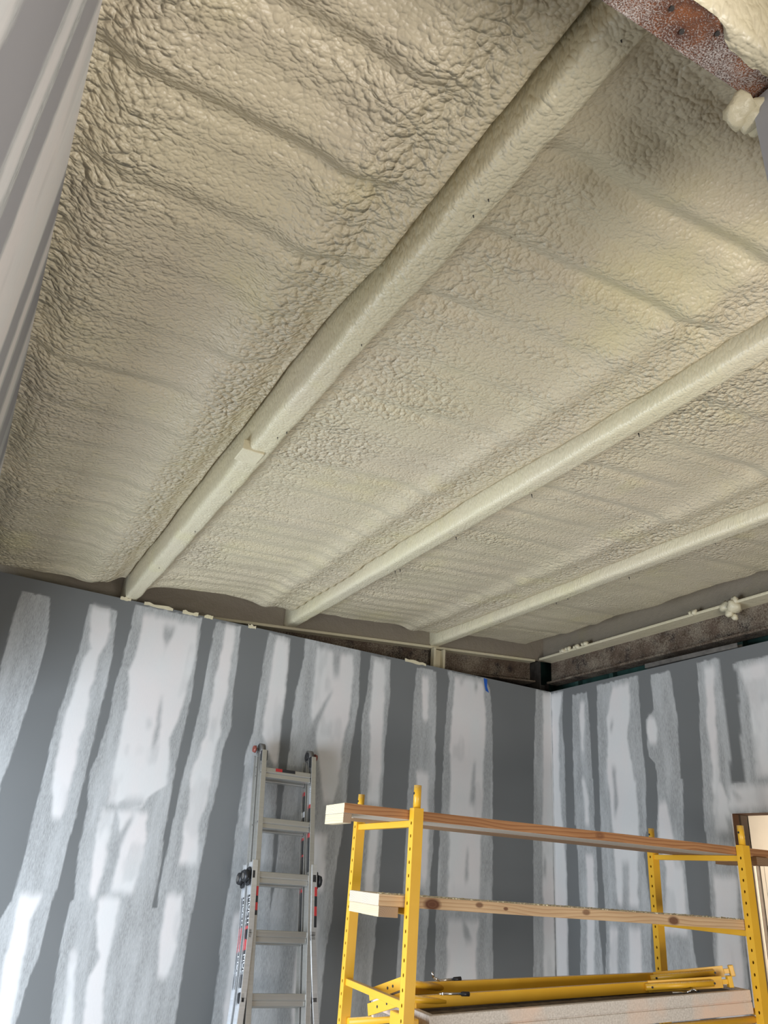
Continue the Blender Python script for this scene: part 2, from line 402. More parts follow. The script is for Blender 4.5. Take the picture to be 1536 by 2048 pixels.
# ------------------------------------------------------------------ taped drywall: where skim coat and thick mud lie, in metres (z, from, to)
BACK_BAND = [
    [(3.015, 0.122, 0.287), (2.812, 0.117, 0.33), (2.613, 0.125, 0.334), (2.302, 0.157, 0.325), (2.045, 0.19, 0.312), (1.909, 0.203, 0.301), (1.683, 0.208, 0.309), (0.785, 0.281, 0.395)],
    [(3.018, 0.526, 0.696), (2.72, 0.527, 0.735), (2.502, 0.517, 0.735), (2.293, 0.502, 0.734), (2.093, 0.506, 0.734), (1.901, 0.516, 0.733), (1.764, 0.507, 0.734), (1.595, 0.514, 0.724), (1.42, 0.511, 0.724), (1.34, 0.503, 0.714), (1.251, 0.475, 0.712), (1.089, 0.484, 0.712), (0.932, 0.494, 0.683), (0.782, 0.502, 0.678)],
    [(3.087, 0.802, 1.248), (2.875, 0.803, 1.262), (2.721, 0.799, 1.263), (2.542, 0.788, 1.274), (2.354, 0.794, 1.264), (2.144, 0.779, 1.253), (2.022, 0.76, 1.255), (1.853, 0.783, 1.26), (1.751, 0.789, 1.259), (1.565, 0.794, 1.276), (1.339, 0.831, 1.262)],
    [(1.356, 0.809, 1.258), (1.247, 0.805, 1.328), (1.156, 0.808, 1.347), (1.045, 0.813, 1.356), (0.778, 0.842, 1.386)],
    [(3.088, 1.349, 1.527), (2.877, 1.342, 1.54), (2.643, 1.344, 1.546), (2.418, 1.338, 1.567), (2.269, 1.327, 1.537), (2.057, 1.307, 1.543), (1.852, 1.303, 1.519), (1.591, 1.29, 1.514), (1.466, 1.287, 1.509), (1.326, 1.301, 1.509)],
    [(1.343, 1.258, 1.5), (1.165, 1.28, 1.502), (0.993, 1.302, 1.508), (0.775, 1.309, 1.51)],
    [(3.086, 1.735, 1.907), (2.707, 1.723, 1.915), (2.397, 1.721, 1.916), (2.247, 1.696, 1.929), (2.032, 1.707, 1.951), (1.823, 1.701, 1.965), (1.557, 1.715, 1.98), (1.302, 1.706, 2.002), (1.058, 1.718, 2.024), (0.771, 1.726, 2.03)],
    [(3.132, 2.014, 2.464), (2.96, 2.02, 2.472), (2.729, 1.993, 2.486), (2.579, 1.988, 2.475), (2.434, 1.996, 2.464), (2.291, 1.995, 2.454), (2.018, 1.994, 2.458), (1.756, 2.0, 2.438), (1.506, 2.006, 2.42), (1.326, 2.004, 2.425), (1.151, 2.015, 2.404), (0.767, 2.031, 2.403)],
    [(3.083, 2.556, 2.727), (2.796, 2.546, 2.741), (2.64, 2.526, 2.735), (2.402, 2.537, 2.728), (2.062, 2.564, 2.739), (1.858, 2.559, 2.76), (1.66, 2.562, 2.756), (1.406, 2.572, 2.754), (1.163, 2.581, 2.755), (0.762, 2.585, 2.742)],
    [(3.07, 2.963, 3.14), (2.784, 2.947, 3.154), (2.55, 2.953, 3.156), (2.308, 2.941, 3.168), (2.104, 2.943, 3.17), (1.824, 2.948, 3.175), (1.554, 2.949, 3.158), (1.297, 2.938, 3.16), (1.05, 2.928, 3.145), (0.759, 2.934, 3.149)],
    [(3.096, 3.24, 3.617), (3.017, 3.263, 3.656), (2.769, 3.244, 3.685), (2.45, 3.235, 3.689), (2.147, 3.239, 3.692), (1.856, 3.229, 3.696), (1.443, 3.222, 3.701), (1.183, 3.226, 3.708), (0.755, 3.234, 3.719)],
    [(3.099, 4.129, 4.301), (2.544, 4.097, 4.288), (1.913, 4.082, 4.277), (1.337, 4.072, 4.27), (0.749, 4.066, 4.263)],
]
BACK_CORE = [
    [(3.015, 0.54, 0.657), (2.882, 0.557, 0.686), (2.793, 0.577, 0.678), (2.749, 0.6, 0.661), (2.686, 0.566, 0.653), (2.498, 0.556, 0.655), (2.29, 0.54, 0.662), (2.13, 0.553, 0.654), (1.964, 0.568, 0.668), (1.839, 0.592, 0.666), (1.765, 0.61, 0.653)],
    [(1.374, 0.532, 0.657), (1.251, 0.549, 0.624), (1.089, 0.552, 0.637), (0.932, 0.56, 0.649), (0.782, 0.567, 0.655)],
    [(3.036, 0.864, 1.23), (2.88, 0.874, 1.243), (2.804, 0.875, 1.249), (2.648, 0.849, 1.239), (2.546, 0.877, 1.229), (2.429, 0.881, 1.221), (2.285, 0.883, 1.183), (2.148, 0.885, 1.21), (2.014, 0.887, 1.215), (1.929, 0.889, 1.119), (1.87, 0.891, 1.104)],
    [(1.842, 0.869, 0.947), (1.679, 0.873, 0.95), (1.497, 0.889, 0.952), (1.379, 0.903, 0.941)],
    [(1.849, 0.962, 1.137), (1.631, 1.023, 1.162), (1.411, 1.016, 1.135)],
    [(1.384, 0.96, 1.075), (1.268, 0.967, 1.075), (1.155, 0.999, 1.074), (1.088, 1.027, 1.074), (0.989, 0.988, 1.074), (0.778, 1.013, 1.11)],
    [(1.117, 0.87, 0.897), (0.779, 0.906, 0.96)],
    [(3.076, 1.42, 1.493), (2.881, 1.42, 1.5), (2.645, 1.405, 1.506), (2.493, 1.408, 1.5), (2.345, 1.411, 1.502), (2.198, 1.384, 1.488), (2.071, 1.355, 1.495), (1.921, 1.383, 1.485), (1.812, 1.367, 1.46), (1.581, 1.382, 1.495)],
    [(1.416, 1.344, 1.434), (1.283, 1.343, 1.445), (1.165, 1.347, 1.447), (0.993, 1.368, 1.421)],
    [(3.065, 1.798, 1.893), (2.924, 1.792, 1.903), (2.713, 1.789, 1.915), (2.555, 1.787, 1.911), (2.402, 1.785, 1.916), (2.215, 1.894, 1.923)],
    [(2.109, 1.74, 1.771), (1.819, 1.762, 1.812)],
    [(1.337, 1.765, 1.842), (1.057, 1.782, 1.84), (0.771, 1.788, 1.872)],
    [(3.057, 2.114, 2.411), (2.887, 2.118, 2.428), (2.734, 2.12, 2.426), (2.585, 2.122, 2.416), (2.441, 2.179, 2.39), (2.164, 2.252, 2.382), (2.028, 2.287, 2.362)],
    [(1.825, 2.207, 2.338), (1.634, 2.223, 2.347), (1.487, 2.264, 2.347)],
    [(1.316, 2.205, 2.344), (1.095, 2.205, 2.342), (0.766, 2.221, 2.347)],
    [(3.057, 2.585, 2.684), (2.796, 2.59, 2.696), (2.642, 2.586, 2.7), (2.494, 2.608, 2.703), (2.204, 2.617, 2.71), (2.05, 2.623, 2.715)],
    [(1.915, 2.66, 2.727), (1.597, 2.648, 2.713), (1.407, 2.65, 2.714)],
    [(3.01, 3.008, 3.075), (2.785, 3.031, 3.078), (2.676, 3.046, 3.078)],
    [(2.308, 3.004, 3.104), (2.106, 3.026, 3.115), (1.826, 3.034, 3.14), (1.556, 3.034, 3.128)],
    [(3.066, 3.311, 3.586), (2.769, 3.302, 3.623), (2.511, 3.293, 3.607), (2.295, 3.302, 3.601), (1.999, 3.31, 3.597), (1.714, 3.316, 3.584), (1.469, 3.317, 3.58)],
    [(1.364, 3.318, 3.582), (1.182, 3.321, 3.559), (0.755, 3.327, 3.586)],
    [(3.084, 4.203, 4.3), (2.55, 4.195, 4.288), (1.917, 4.169, 4.277), (1.339, 4.166, 4.27), (0.748, 4.151, 4.263)],
]
BACK_BARE = [
    [(2.522, 1.074, 1.095), (2.407, 1.082, 1.103), (2.294, 1.079, 1.119), (2.209, 1.086, 1.1)],
    [(2.37, 1.02, 1.052), (2.345, 1.025, 1.057)],
    [(2.988, 1.004, 1.086), (2.909, 1.019, 1.071), (2.862, 1.033, 1.058)],
    [(1.914, 0.988, 1.103), (1.886, 0.96, 1.101), (1.857, 0.959, 1.026)],
    [(1.817, 1.035, 1.062), (1.624, 0.97, 1.016), (1.454, 0.989, 1.008)],
    [(3.06, 2.244, 2.312), (2.966, 2.255, 2.309), (2.875, 2.268, 2.31)],
    [(2.763, 2.255, 2.277), (2.54, 2.149, 2.193), (2.393, 2.112, 2.178)],
    [(2.442, 3.513, 3.533), (2.302, 3.493, 3.532), (2.135, 3.474, 3.526)],
    [(1.814, 3.459, 3.484), (1.605, 3.453, 3.478)],
    [(3.054, 3.361, 3.401), (3.02, 3.362, 3.396)],
    [(3.062, 3.51, 3.535), (2.977, 3.512, 3.528)],
    [(1.364, 3.437, 3.473), (1.261, 3.458, 3.521), (1.235, 3.468, 3.522)],
    [(1.839, 4.178, 4.199), (1.692, 4.18, 4.201)],
]
RIGHT_BAND = [
    [(3.085, 4.818, 4.981), (2.832, 4.842, 4.971), (2.585, 4.822, 4.97), (2.119, 4.831, 4.978)],
    [(2.287, 4.828, 4.97), (1.853, 4.835, 4.978), (1.547, 4.841, 4.985), (1.067, 4.848, 5.0), (0.363, 4.868, 5.027)],
    [(3.036, 4.539, 4.713), (2.798, 4.528, 4.72), (2.447, 4.525, 4.73), (2.059, 4.531, 4.733)],
    [(2.377, 4.517, 4.733), (2.112, 4.524, 4.723), (1.758, 4.517, 4.713), (1.516, 4.526, 4.708), (1.376, 4.522, 4.709), (1.105, 4.498, 4.73), (0.43, 4.494, 4.779)],
    [(3.073, 4.001, 4.429), (2.75, 4.009, 4.444), (2.528, 4.008, 4.452), (2.419, 3.997, 4.451), (2.104, 4.018, 4.458), (2.002, 4.024, 4.458)],
    [(2.353, 4.001, 4.444), (2.054, 4.027, 4.459), (1.862, 4.065, 4.465), (1.495, 4.037, 4.457), (1.318, 4.061, 4.456), (1.146, 4.06, 4.484), (0.5, 4.079, 4.548)],
    [(3.058, 3.703, 3.885), (2.804, 3.685, 3.883), (2.744, 3.679, 3.958), (2.493, 3.689, 3.959), (2.439, 3.689, 3.901), (2.24, 3.706, 3.896), (1.999, 3.713, 3.936)],
    [(2.326, 3.681, 3.898), (2.002, 3.711, 3.927), (1.779, 3.726, 3.965), (1.522, 3.728, 3.974), (1.197, 3.702, 3.992), (0.594, 3.743, 4.02)],
    [(3.069, 3.298, 3.47), (2.85, 3.281, 3.48), (2.65, 3.286, 3.5), (2.456, 3.296, 3.513), (2.268, 3.312, 3.521), (2.177, 3.325, 3.539), (1.997, 3.352, 3.546)],
    [(2.305, 3.339, 3.524), (2.085, 3.338, 3.536), (1.873, 3.327, 3.543), (1.629, 3.333, 3.555), (1.244, 3.352, 3.577), (0.673, 3.392, 3.639)],
    [(3.012, 2.397, 3.18), (2.761, 2.443, 3.178), (2.496, 2.492, 3.204), (2.323, 2.524, 3.202), (2.256, 2.536, 3.211)],
    [(2.277, 2.533, 3.35), (2.192, 2.549, 3.367), (2.1, 2.566, 3.377)],
]
RIGHT_CORE = [
    [(3.079, 4.837, 4.968), (2.834, 4.885, 4.967), (2.468, 4.891, 4.965), (2.12, 4.895, 4.978)],
    [(2.289, 4.9, 4.967), (1.853, 4.851, 4.975), (1.547, 4.846, 4.981), (0.361, 4.89, 5.027)],
    [(2.965, 4.574, 4.63), (2.737, 4.591, 4.635), (2.584, 4.609, 4.626)],
    [(2.39, 4.612, 4.638), (2.221, 4.572, 4.622), (2.058, 4.583, 4.616)],
    [(1.857, 4.548, 4.626), (1.518, 4.556, 4.631), (0.418, 4.658, 4.729)],
    [(3.037, 4.094, 4.258), (2.807, 4.107, 4.341), (2.64, 4.152, 4.346), (2.42, 4.112, 4.371), (2.207, 4.089, 4.349), (2.002, 4.101, 4.35)],
    [(2.352, 4.093, 4.33), (2.054, 4.094, 4.34), (1.815, 4.123, 4.345), (1.54, 4.149, 4.326)],
    [(1.395, 4.351, 4.421), (0.47, 4.428, 4.481)],
    [(1.411, 4.136, 4.242), (0.514, 4.199, 4.299)],
    [(2.761, 3.882, 3.939), (2.659, 3.862, 3.961), (2.573, 3.881, 3.937)],
    [(2.184, 3.849, 3.9), (2.096, 3.819, 3.915), (2.0, 3.804, 3.922)],
    [(2.188, 3.837, 3.894), (1.957, 3.801, 3.926), (1.78, 3.75, 3.883), (1.565, 3.752, 3.908), (1.406, 3.749, 3.962)],
    [(3.025, 3.334, 3.413), (2.851, 3.358, 3.424), (2.652, 3.373, 3.445), (2.409, 3.383, 3.436), (2.25, 3.4, 3.446)],
    [(2.185, 3.375, 3.447), (1.996, 3.374, 3.464)],
    [(2.305, 3.394, 3.461), (2.197, 3.354, 3.453), (2.084, 3.338, 3.469)],
    [(1.75, 3.346, 3.516), (1.629, 3.364, 3.522), (1.472, 3.377, 3.534), (1.243, 3.381, 3.556), (0.67, 3.45, 3.608)],
    [(2.981, 2.402, 3.148), (2.756, 2.443, 3.106), (2.578, 2.476, 3.114), (2.405, 2.508, 3.121), (2.304, 2.527, 3.136)],
    [(2.259, 2.536, 3.338), (2.192, 2.549, 3.331), (2.125, 2.561, 3.364)],
]
RIGHT_BARE = [
    [(2.78, 4.272, 4.304), (2.714, 4.293, 4.317)],
    [(2.446, 4.28, 4.315), (2.316, 4.279, 4.309), (2.21, 4.272, 4.31), (2.116, 4.295, 4.318)],
    [(1.806, 4.205, 4.275), (1.676, 4.217, 4.272), (1.494, 4.234, 4.295)],
    [(2.235, 3.283, 3.327), (2.189, 3.246, 3.301)],
    [(2.764, 3.006, 3.022), (2.727, 3.015, 3.025)],
]
SCREWS1 = [(0.773, 0.648), (0.788, 1.105), (0.786, 1.166), (0.791, 1.784), (0.803, 2.43), (0.787, 2.484), (0.791, 3.055), (0.788, 3.609), (0.769, 4.266)]
SCREWS2 = [(2.011, 1.785), (2.014, 2.438), (2.012, 3.052), (2.019, 3.646), (2.007, 3.684)]
SCREWS3 = [(3.262, 2.443), (3.301, 3.097), (3.265, 3.603), (3.268, 3.719), (3.209, 4.256)]
TRK = [[3.934, 3.12], [3.144, 3.113]]
TAPE = 3.59
CRUMBS = [(0.699, 0.068), (0.854, 0.192), (1.112, 0.107), (1.263, 0.059), (1.58, 0.055), (2.855, 0.186)]
BLOB = (0.938, 0.538, 2.9)
def paint_bands(U, Z, bands, edge, wob, seed, fade_ends=0.0):
    out = np.zeros_like(U)
    for k, b in enumerate(bands):
        b = sorted(b)
        zs = np.array([p[0] for p in b]); lo = np.array([p[1] for p in b]); hi = np.array([p[2] for p in b])
        z0, z1 = zs[0], zs[-1]
        if z0 < 0.85: z0 = -1
        w = wob * (fbm(Z * 14 + 31 * k, U * 0 + 3.3 * k, seed + k, 3) - 0.5) * 2
        w2 = wob * (fbm(Z * 14 + 17 * k, U * 0 + 9.3 * k, seed + 50 + k, 3) - 0.5) * 2
        L = np.interp(Z, zs, lo) + w; H = np.interp(Z, zs, hi) + w2
        zz = Z + 0.012 * (vnoise(U * 40, Z * 0 + k, seed + 9) - 0.5)
        m = sst(-edge, edge, U - L) * sst(-edge, edge, H - U)
        e2 = max(edge, 0.004) + fade_ends
        m = m * sst(-e2, e2, zz - z0) * sst(-e2, e2, z1 - zz)
        out = np.maximum(out, m)
    return out
def drywall_wall(name, mapf, us, zs, band, core, bare, holes=(), seed=0):
    U, Z = np.meshgrid(us, zs, indexing='ij')
    B = paint_bands(U, Z, band, 0.0035, 0.007, seed)
    C = paint_bands(U, Z, core, 0.014, 0.010, seed + 200, 0.02)
    H = paint_bands(U, Z, bare, 0.018, 0.008, seed + 400, 0.03)
    patch = 0.30 * sst(0.62, 0.78, fbm(U * 9, Z * 3.2, seed + 3, 3))
    C = np.clip(C * (1 - 0.85 * H) * (1 - patch), 0, 1)
    B = np.clip(B - 0.25 * H * B, 0, 1)
    P = np.stack(mapf(U, Z), -1)
    me = grid_mesh(name, P, False)
    attr(me, 'band', B); attr(me, 'core', C)
    if holes:
        bm = bmesh.new(); bm.from_mesh(me)
        kill = []
        for f in bm.faces:
            c = f.calc_center_median()
            if any(a <= c.x <= b and d <= c.y <= e and g <= c.z <= h for a, b, d, e, g, h in holes): kill.append(f)
        bmesh.ops.delete(bm, geom=kill, context='FACES')
        bm.to_mesh(me); bm.free()
    return tag(link(name, me, M['drywall_lit' if name == 'wall_left' else 'drywall']), kind='structure')

zs = np.concatenate([[0.0, 0.35, 0.7], np.arange(0.76, 3.1055, 0.0085), [3.105]])
TOPZ = 3.105
YW, XW, XL = 4.976, 4.285, -0.14
wall_back = drywall_wall('wall_back', lambda U, Z: (U, np.full_like(U, YW), Z), np.arange(-0.14, 4.2851, 0.0075), zs, BACK_BAND, BACK_CORE, BACK_BARE, seed=11)
ys = np.concatenate([np.arange(-1.5, 1.5, 0.4), [1.6, 2.0, 2.2, 2.38], np.arange(2.4, 3.335, 0.02), np.arange(3.34, 4.977, 0.0085), [4.976]])
zr = np.unique(np.concatenate([zs, [2.103]]))
wall_right = drywall_wall('wall_right', lambda U, Z: (np.full_like(U, XW), U, Z), ys, zr, RIGHT_BAND, RIGHT_CORE, RIGHT_BARE,
                          holes=[(4.2, 4.4, 2.38, 3.34, -1, 2.103)], seed=23)
LB = [[(0.9, a, b), (3.3, a, b)] for a, b in ((0.40, 0.62), (0.845, 0.985), (1.11, 1.66), (1.83, 2.02), (2.25, 2.62), (2.9, 3.12), (3.35, 3.75), (4.1, 4.3))]
LC = [[(0.9, a, b), (3.3, a, b)] for a, b in ((0.40, 0.60), (0.87, 0.94), (1.13, 1.64), (1.86, 1.97), (2.30, 2.52), (3.42, 3.68))]
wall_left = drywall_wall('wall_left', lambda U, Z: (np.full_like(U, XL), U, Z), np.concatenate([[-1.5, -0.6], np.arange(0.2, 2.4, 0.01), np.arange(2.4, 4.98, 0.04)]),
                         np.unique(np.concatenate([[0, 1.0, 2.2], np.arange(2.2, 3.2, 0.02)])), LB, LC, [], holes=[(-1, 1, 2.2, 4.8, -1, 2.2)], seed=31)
# gypsum boards' thickness behind the painted faces
g1 = box_obj('gypsum_board', (-0.14, 4.285, YW + 0.0006, YW + 0.0127, 0, TOPZ), M['gypsum'], wall_back)
def gyp(dims, par): return box_obj('gypsum_board', dims, M['gypsum'], par)
gyp((XW + 0.0006, XW + 0.0127, 3.341, 4.98, 0, TOPZ), wall_right)
gyp((XW + 0.0006, XW + 0.0127, 2.38, 3.341, 2.104, TOPZ), wall_right)
gyp((XW + 0.0006, XW + 0.0127, -1.5, 2.38, 0, TOPZ), wall_right)
gyp((XL - 0.0127, XL - 0.0006, -1.5, 4.98, 2.2, 3.2), wall_left)
gyp((XL - 0.0127, XL - 0.0006, -1.5, 2.2, 0, 2.2), wall_left)
gyp((XL - 0.0127, XL - 0.0006, 4.8, 4.98, 0, 2.2), wall_left)
# raised corner bead in the far corner
bm = bmesh.new(); add_box(bm, 4.2795, 4.2845, 4.9705, 4.9755, 0.0, 3.10, 0.002)
link('corner_bead', bm_mesh(bm), mat_simple('corner_mud', (0.66, 0.65, 0.64), 0.7), wall_back)

floor = tag(box_obj('floor', (-0.3, 5.8, -1.7, 5.7, -0.1, 0.0), M['concrete']), kind='structure')
bm = bmesh.new()
for d in ((-0.3, 0.3, -1.52, -1.5, 0, 3.3), (2.9, 4.6, -1.52, -1.5, 0, 3.6), (0.3, 2.9, -1.52, -1.5, 2.25, 3.6), (0.3, 2.9, -1.52, -1.5, 0, 0.1), (-0.3, 0.3, -1.52, -1.5, 3.3, 3.6)):
    add_box(bm, *d)
wf = tag(link('wall_front', bm_mesh(bm), mat_simple('bare_drywall', (0.33, 0.34, 0.345), 0.75)), kind='structure')

# ------------------------------------------------------------------ roof and sprayed foam ceiling (rises to the right)
SL = 0.085
def zj(x): return 1.6 + 1.457 + SL * x            # underside of the joists
JX = [0.772, 1.955, 3.225]
xs = np.arange(-0.16, 4.40, 0.0105)
yy = np.concatenate([np.arange(-1.5, 0.15, 0.1), np.arange(0.2, 0.42, 0.03), np.arange(0.42, 5.14, 0.0105)])
X, Y = np.meshgrid(xs, yy, indexing='ij')
D = 0.088 + 0.030 * (fbm(X * 1.7, Y * 2.2, 3, 3) - 0.5)
lump = 0.16 + 0.5 * sst(0.52, 0.72, fbm(X * 1.3 + 4, Y * 1.9, 8, 3))
for j, xj in enumerate(JX):
    dl = xj - 0.05 - X                                  # distance left of the joist
    left = np.where(dl > -0.06, np.exp(-np.abs(dl) / 0.085), 0)
    w = 0.03 * (fbm(X * 3, Y * 5, 40 + j, 3) - 0.5)
    near = ([0.040, -0.020, -0.030][j] * (0.75 + 0.5 * vnoise(Y * 1.1, Y * 0 + j, 61)))
    if j == 0: near = near * sst(1.4, 2.0, Y) - 0.020 * sst(2.0, 1.4, Y)
    D = D + near * sst([0.13, 0.22, 0.22][j] + w, 0.035 + w, dl) * (dl > -0.07)
    D = D + 0.05 * sst(0.020, 0.0, dl) * (dl > -0.07)
    D = D - 0.030 * np.exp(-((dl - 0.24) / 0.08) ** 2)   # foam swells before it dives to the joist
    lump = lump + (0.95 if j < 1 else 0.6) * np.exp(-((dl - 0.14 - w) / 0.10) ** 2)
    dr = X - xj - 0.05
    D = D - 0.050 * np.where(dr > -0.07, np.exp(-np.abs(dr) / 0.045), 0)
    lump = lump + 0.45 * np.exp(-((dr - 0.16) / 0.13) ** 2) * sst(0.35, 0.65, vnoise(Y * 2.3, X * 1.5, 70 + j))
# one groove over each rib of the metal roof, 0.305 m apart
ph = (Y + 0.035 * (fbm(X * 1.6, Y * 0.8, 21, 2) - 0.5) - 0.015 - 0.963) / 0.305
fr = ph - np.round(ph)
rib_id = np.round(ph)
amp = 0.55 + 0.9 * vnoise(rib_id * 3.7, X * 1.1, 5)
xfade = (1 - 0.55 * sst(2.0, 3.2, X))
for xj in JX: xfade = xfade * (1 - 0.85 * np.exp(-((X - xj + 0.05) / 0.14) ** 2))
amp = amp * (0.45 + 0.55 * sst(3.2, 1.2, Y)) * (0.4 + 1.1 * sst(0.35, 0.65, vnoise(rib_id * 1.7, X * 1.3 + 3, 15)))
D = D + 0.018 * amp * xfade * np.exp(-(fr / 0.12) ** 2)
D = D - 0.016 * amp * xfade * np.exp(-((fr + 0.24) / 0.20) ** 2)
D = D + 0.004 * np.sin(ph * 2 * np.pi * 2.3 + 5 * fbm(X * 1.5, Y, 9, 2) + X * 1.5) * sst(2.2, 4.5, Y) * sst(0.7, 1.2, X) * sst(3.1, 2.6, X)
lump = lump + 0.35 * np.exp(-((np.abs(fr) - 0.2) / 0.13) ** 2) * xfade * vnoise(rib_id * 2.2, X * 2.0, 12)
# along the left wall
dw = X + 0.14
lump = lump + 1.0 * np.exp(-(dw / 0.20) ** 2)
D = D + 0.05 * np.exp(-(dw / 0.07) ** 2)
# right bay smoother, hump near the beam
lump = lump * (1 - 0.45 * sst(3.2, 3.9, X))
lump = lump * (0.72 + 0.28 * sst(5.0, 1.5, Y))
lump = np.clip(lump, 0.05, 1.3)
lc = worley(X * 30 + 0.8 * fbm(X * 9, Y * 9, 2, 2), Y * 38 + 0.8 * fbm(X * 9, Y * 9, 6, 2), 4)
D = D - 0.006 * lump * (0.75 - lc) * (0.5 + vnoise(X * 3, Y * 3, 77))
lc2 = worley(X * 13 + 0.8 * fbm(X * 6, Y * 6, 12, 2), Y * 15, 14)
D = D - 0.008 * np.clip(lump - 0.55, 0, 1) * (0.8 - lc2)
# edges curl up before the perimeter beams
ye = 4.99 - 0.12 * np.exp(-((X - 1.25) / 0.35) ** 2) + 0.07 * sst(1.8, 2.4, X) + 0.05 * (fbm(X * 4, X * 0, 91, 3) - 0.5)
D = D + 0.03 * sst(-0.02, 0.03, Y - ye) + 0.16 * sst(0.02, 0.07, Y - ye)
xe = 4.12 + 0.16 * (fbm(Y * 1.8, Y * 0, 92, 3) - 0.5)
D = D + 0.20 * sst(0.0, 0.05, X - xe)
ceiling = grid_mesh('ceiling', np.stack([X, Y, zj(X) + D], -1), True)
attr(ceiling, 'lump', lump)
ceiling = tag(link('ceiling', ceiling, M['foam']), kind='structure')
def slope_box(bm, x0, x1, y0, y1, dz0, dz1, bev=0.0):
    """box whose top and bottom follow the roof slope; heights are relative to the joists' underside"""
    t = bmesh.new(); add_box(t, x0, x1, y0, y1, dz0, dz1, bev)
    for v in t.verts: v.co.z += zj(v.co.x)
    me = bpy.data.meshes.new('tmp'); t.to_mesh(me); t.free(); bm.from_mesh(me); bpy.data.meshes.remove(me)
bm = bmesh.new(); slope_box(bm, -0.3, 5.7, -1.6, 5.7, 0.29, 0.33)
tag(link('roof_deck', bm_mesh(bm), M['foam_joist']), kind='structure')

# foam-dusted closure between roof and perimeter steel
bm = bmesh.new(); slope_box(bm, -0.15, 4.46, 5.165, 5.175, -0.012, 0.30)
tag(link('trim_1', bm_mesh(bm), M['dusty']), kind='structure')
bm = bmesh.new(); slope_box(bm, 4.375, 4.385, -1.5, 5.165, -0.01, 0.30)
tag(link('trim_2', bm_mesh(bm), M['dusty']), kind='structure')
# three foam covered joists
def joist(xj, y0, y1, k, label):
    prof = []
    hw = 0.050
    for a, b in ((-hw, 0.27), (-hw, 0.20), (-hw, 0.14), (-hw, 0.09), (-hw, 0.055), (-hw, 0.03), (-hw + 0.003, 0.014), (-hw + 0.010, 0.005), (-hw + 0.020, 0.001),
                 (-0.018, 0), (-0.006, 0), (0.006, 0), (0.018, 0), (hw - 0.020, 0.001), (hw - 0.010, 0.005), (hw - 0.003, 0.014), (hw, 0.03), (hw, 0.055), (hw, 0.09), (hw, 0.14), (hw, 0.20), (hw, 0.27)):
        prof.append((a, b))
    ysj = np.arange(y0, y1 + 0.001, 0.011)
    pu = np.array([p[0] for p in prof]); pz = np.array([p[1] for p in prof])
    YY, I = np.meshgrid(ysj, np.arange(len(prof)), indexing='ij')
    U0 = pu[I]; Z0 = pz[I]
    side = np.sign(U0) * (np.abs(U0) > 0.03)
    low = sst(0.12, 0.0, Z0)
    wl = 0.010 * (fbm(YY * 3.1, I * 0 + 1.5, 100 + k, 3) - 0.5) * 2 + 0.0035 * (fbm(YY * 16, I * 0 + 0.5, 110 + k, 2) - 0.5) * 2
    wr = 0.011 * (fbm(YY * 3.7, I * 0 + 7.5, 120 + k, 3) - 0.5) * 2 + 0.0035 * (fbm(YY * 14, I * 0 + 2.5, 130 + k, 2) - 0.5) * 2
    Ux = U0 + np.where(U0 < 0, wl, wr) * np.abs(U0) / hw * low
    Zb = Z0 - 0.004 - 0.004 * fbm(YY * 7, U0 * 18 + 9, 140 + k, 3) * low
    lum = sst(2.6, 1.4, YY) * low if k == 0 else 0 * YY
    Zb = Zb - 0.006 * lum * (1 - worley(YY * 34, U0 * 26 + 4, 150 + k)) * sst(0.03, -0.02, U0)
    P = np.stack([xj + Ux, YY, zj(xj) + SL * Ux + Zb], -1)
    me = grid_mesh('ceiling_joist', P, True)
    attr(me, 'lump', (0.24 * sst(2.0, 1.3, YY) if k == 0 else 0 * YY) + 0.04)
    # close both ends
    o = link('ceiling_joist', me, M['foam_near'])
    bm = bmesh.new(); bm.from_mesh(me)
    n = len(prof); bm.verts.ensure_lookup_table()
    bm.faces.new([bm.verts[i] for i in range(n)]); bm.faces.new([bm.verts[i] for i in range(len(bm.verts) - n, len(bm.verts))][::-1])
    bm.to_mesh(me); bm.free()
    return tag(o, label, 'joist')
j1 = joist(JX[0], 0.50, 5.17, 0, 'broad foam-coated ceiling joist nearest the left wall, ending on the rusty beam')
j2 = joist(JX[1], -1.4, 5.17, 1, 'middle one of three foam-coated ceiling joists, ending above the ladder')
j3 = joist(JX[2], -1.4, 5.17, 2, 'thin-looking foam-coated ceiling joist nearest the right wall, ending over the short stub post')
# square foamed splice plate and screw points on the nearest joist
def lumpy_mesh(pts, r, seed, sub=2):
    bm = bmesh.new()
    for i, (p, rr) in enumerate(zip(pts, r)):
        t = bmesh.new(); bmesh.ops.create_icosphere(t, subdivisions=sub, radius=rr)
        rnd = random.Random(seed + i)
        off = Vector((rnd.uniform(0, 9), rnd.uniform(0, 9), rnd.uniform(0, 9)))
        from mathutils import noise as mn
        for v in t.verts:
            v.co = v.co * (1 + 0.55 * mn.noise(v.co / rr * 1.3 + off)) + Vector(p)
        me = bpy.data.meshes.new('tmp'); t.to_mesh(me); t.free(); bm.from_mesh(me); bpy.data.meshes.remove(me)
    return bm_mesh(bm, True)
bm = bmesh.new(); add_box(bm, JX[0] - 0.074, JX[0] + 0.02, 2.63, 2.74, zj(JX[0]) - 0.016, zj(JX[0]) + 0.03, 0.004)
link('splice_plate', bm_mesh(bm), M['foam_joist'], j1)
def screws(par, pts):
    for x, y in pts:
        bm = bmesh.new(); z = zj(x)
        add_tube(bm, (x, y, z + 0.004), (x + 0.003, y - 0.001, z - 0.014), 0.003, 8, 0.0012)
        link('screw', bm_mesh(bm), M['steel_dark'], par)
screws(j1, SCREWS1); screws(j2, SCREWS2); screws(j3, SCREWS3)

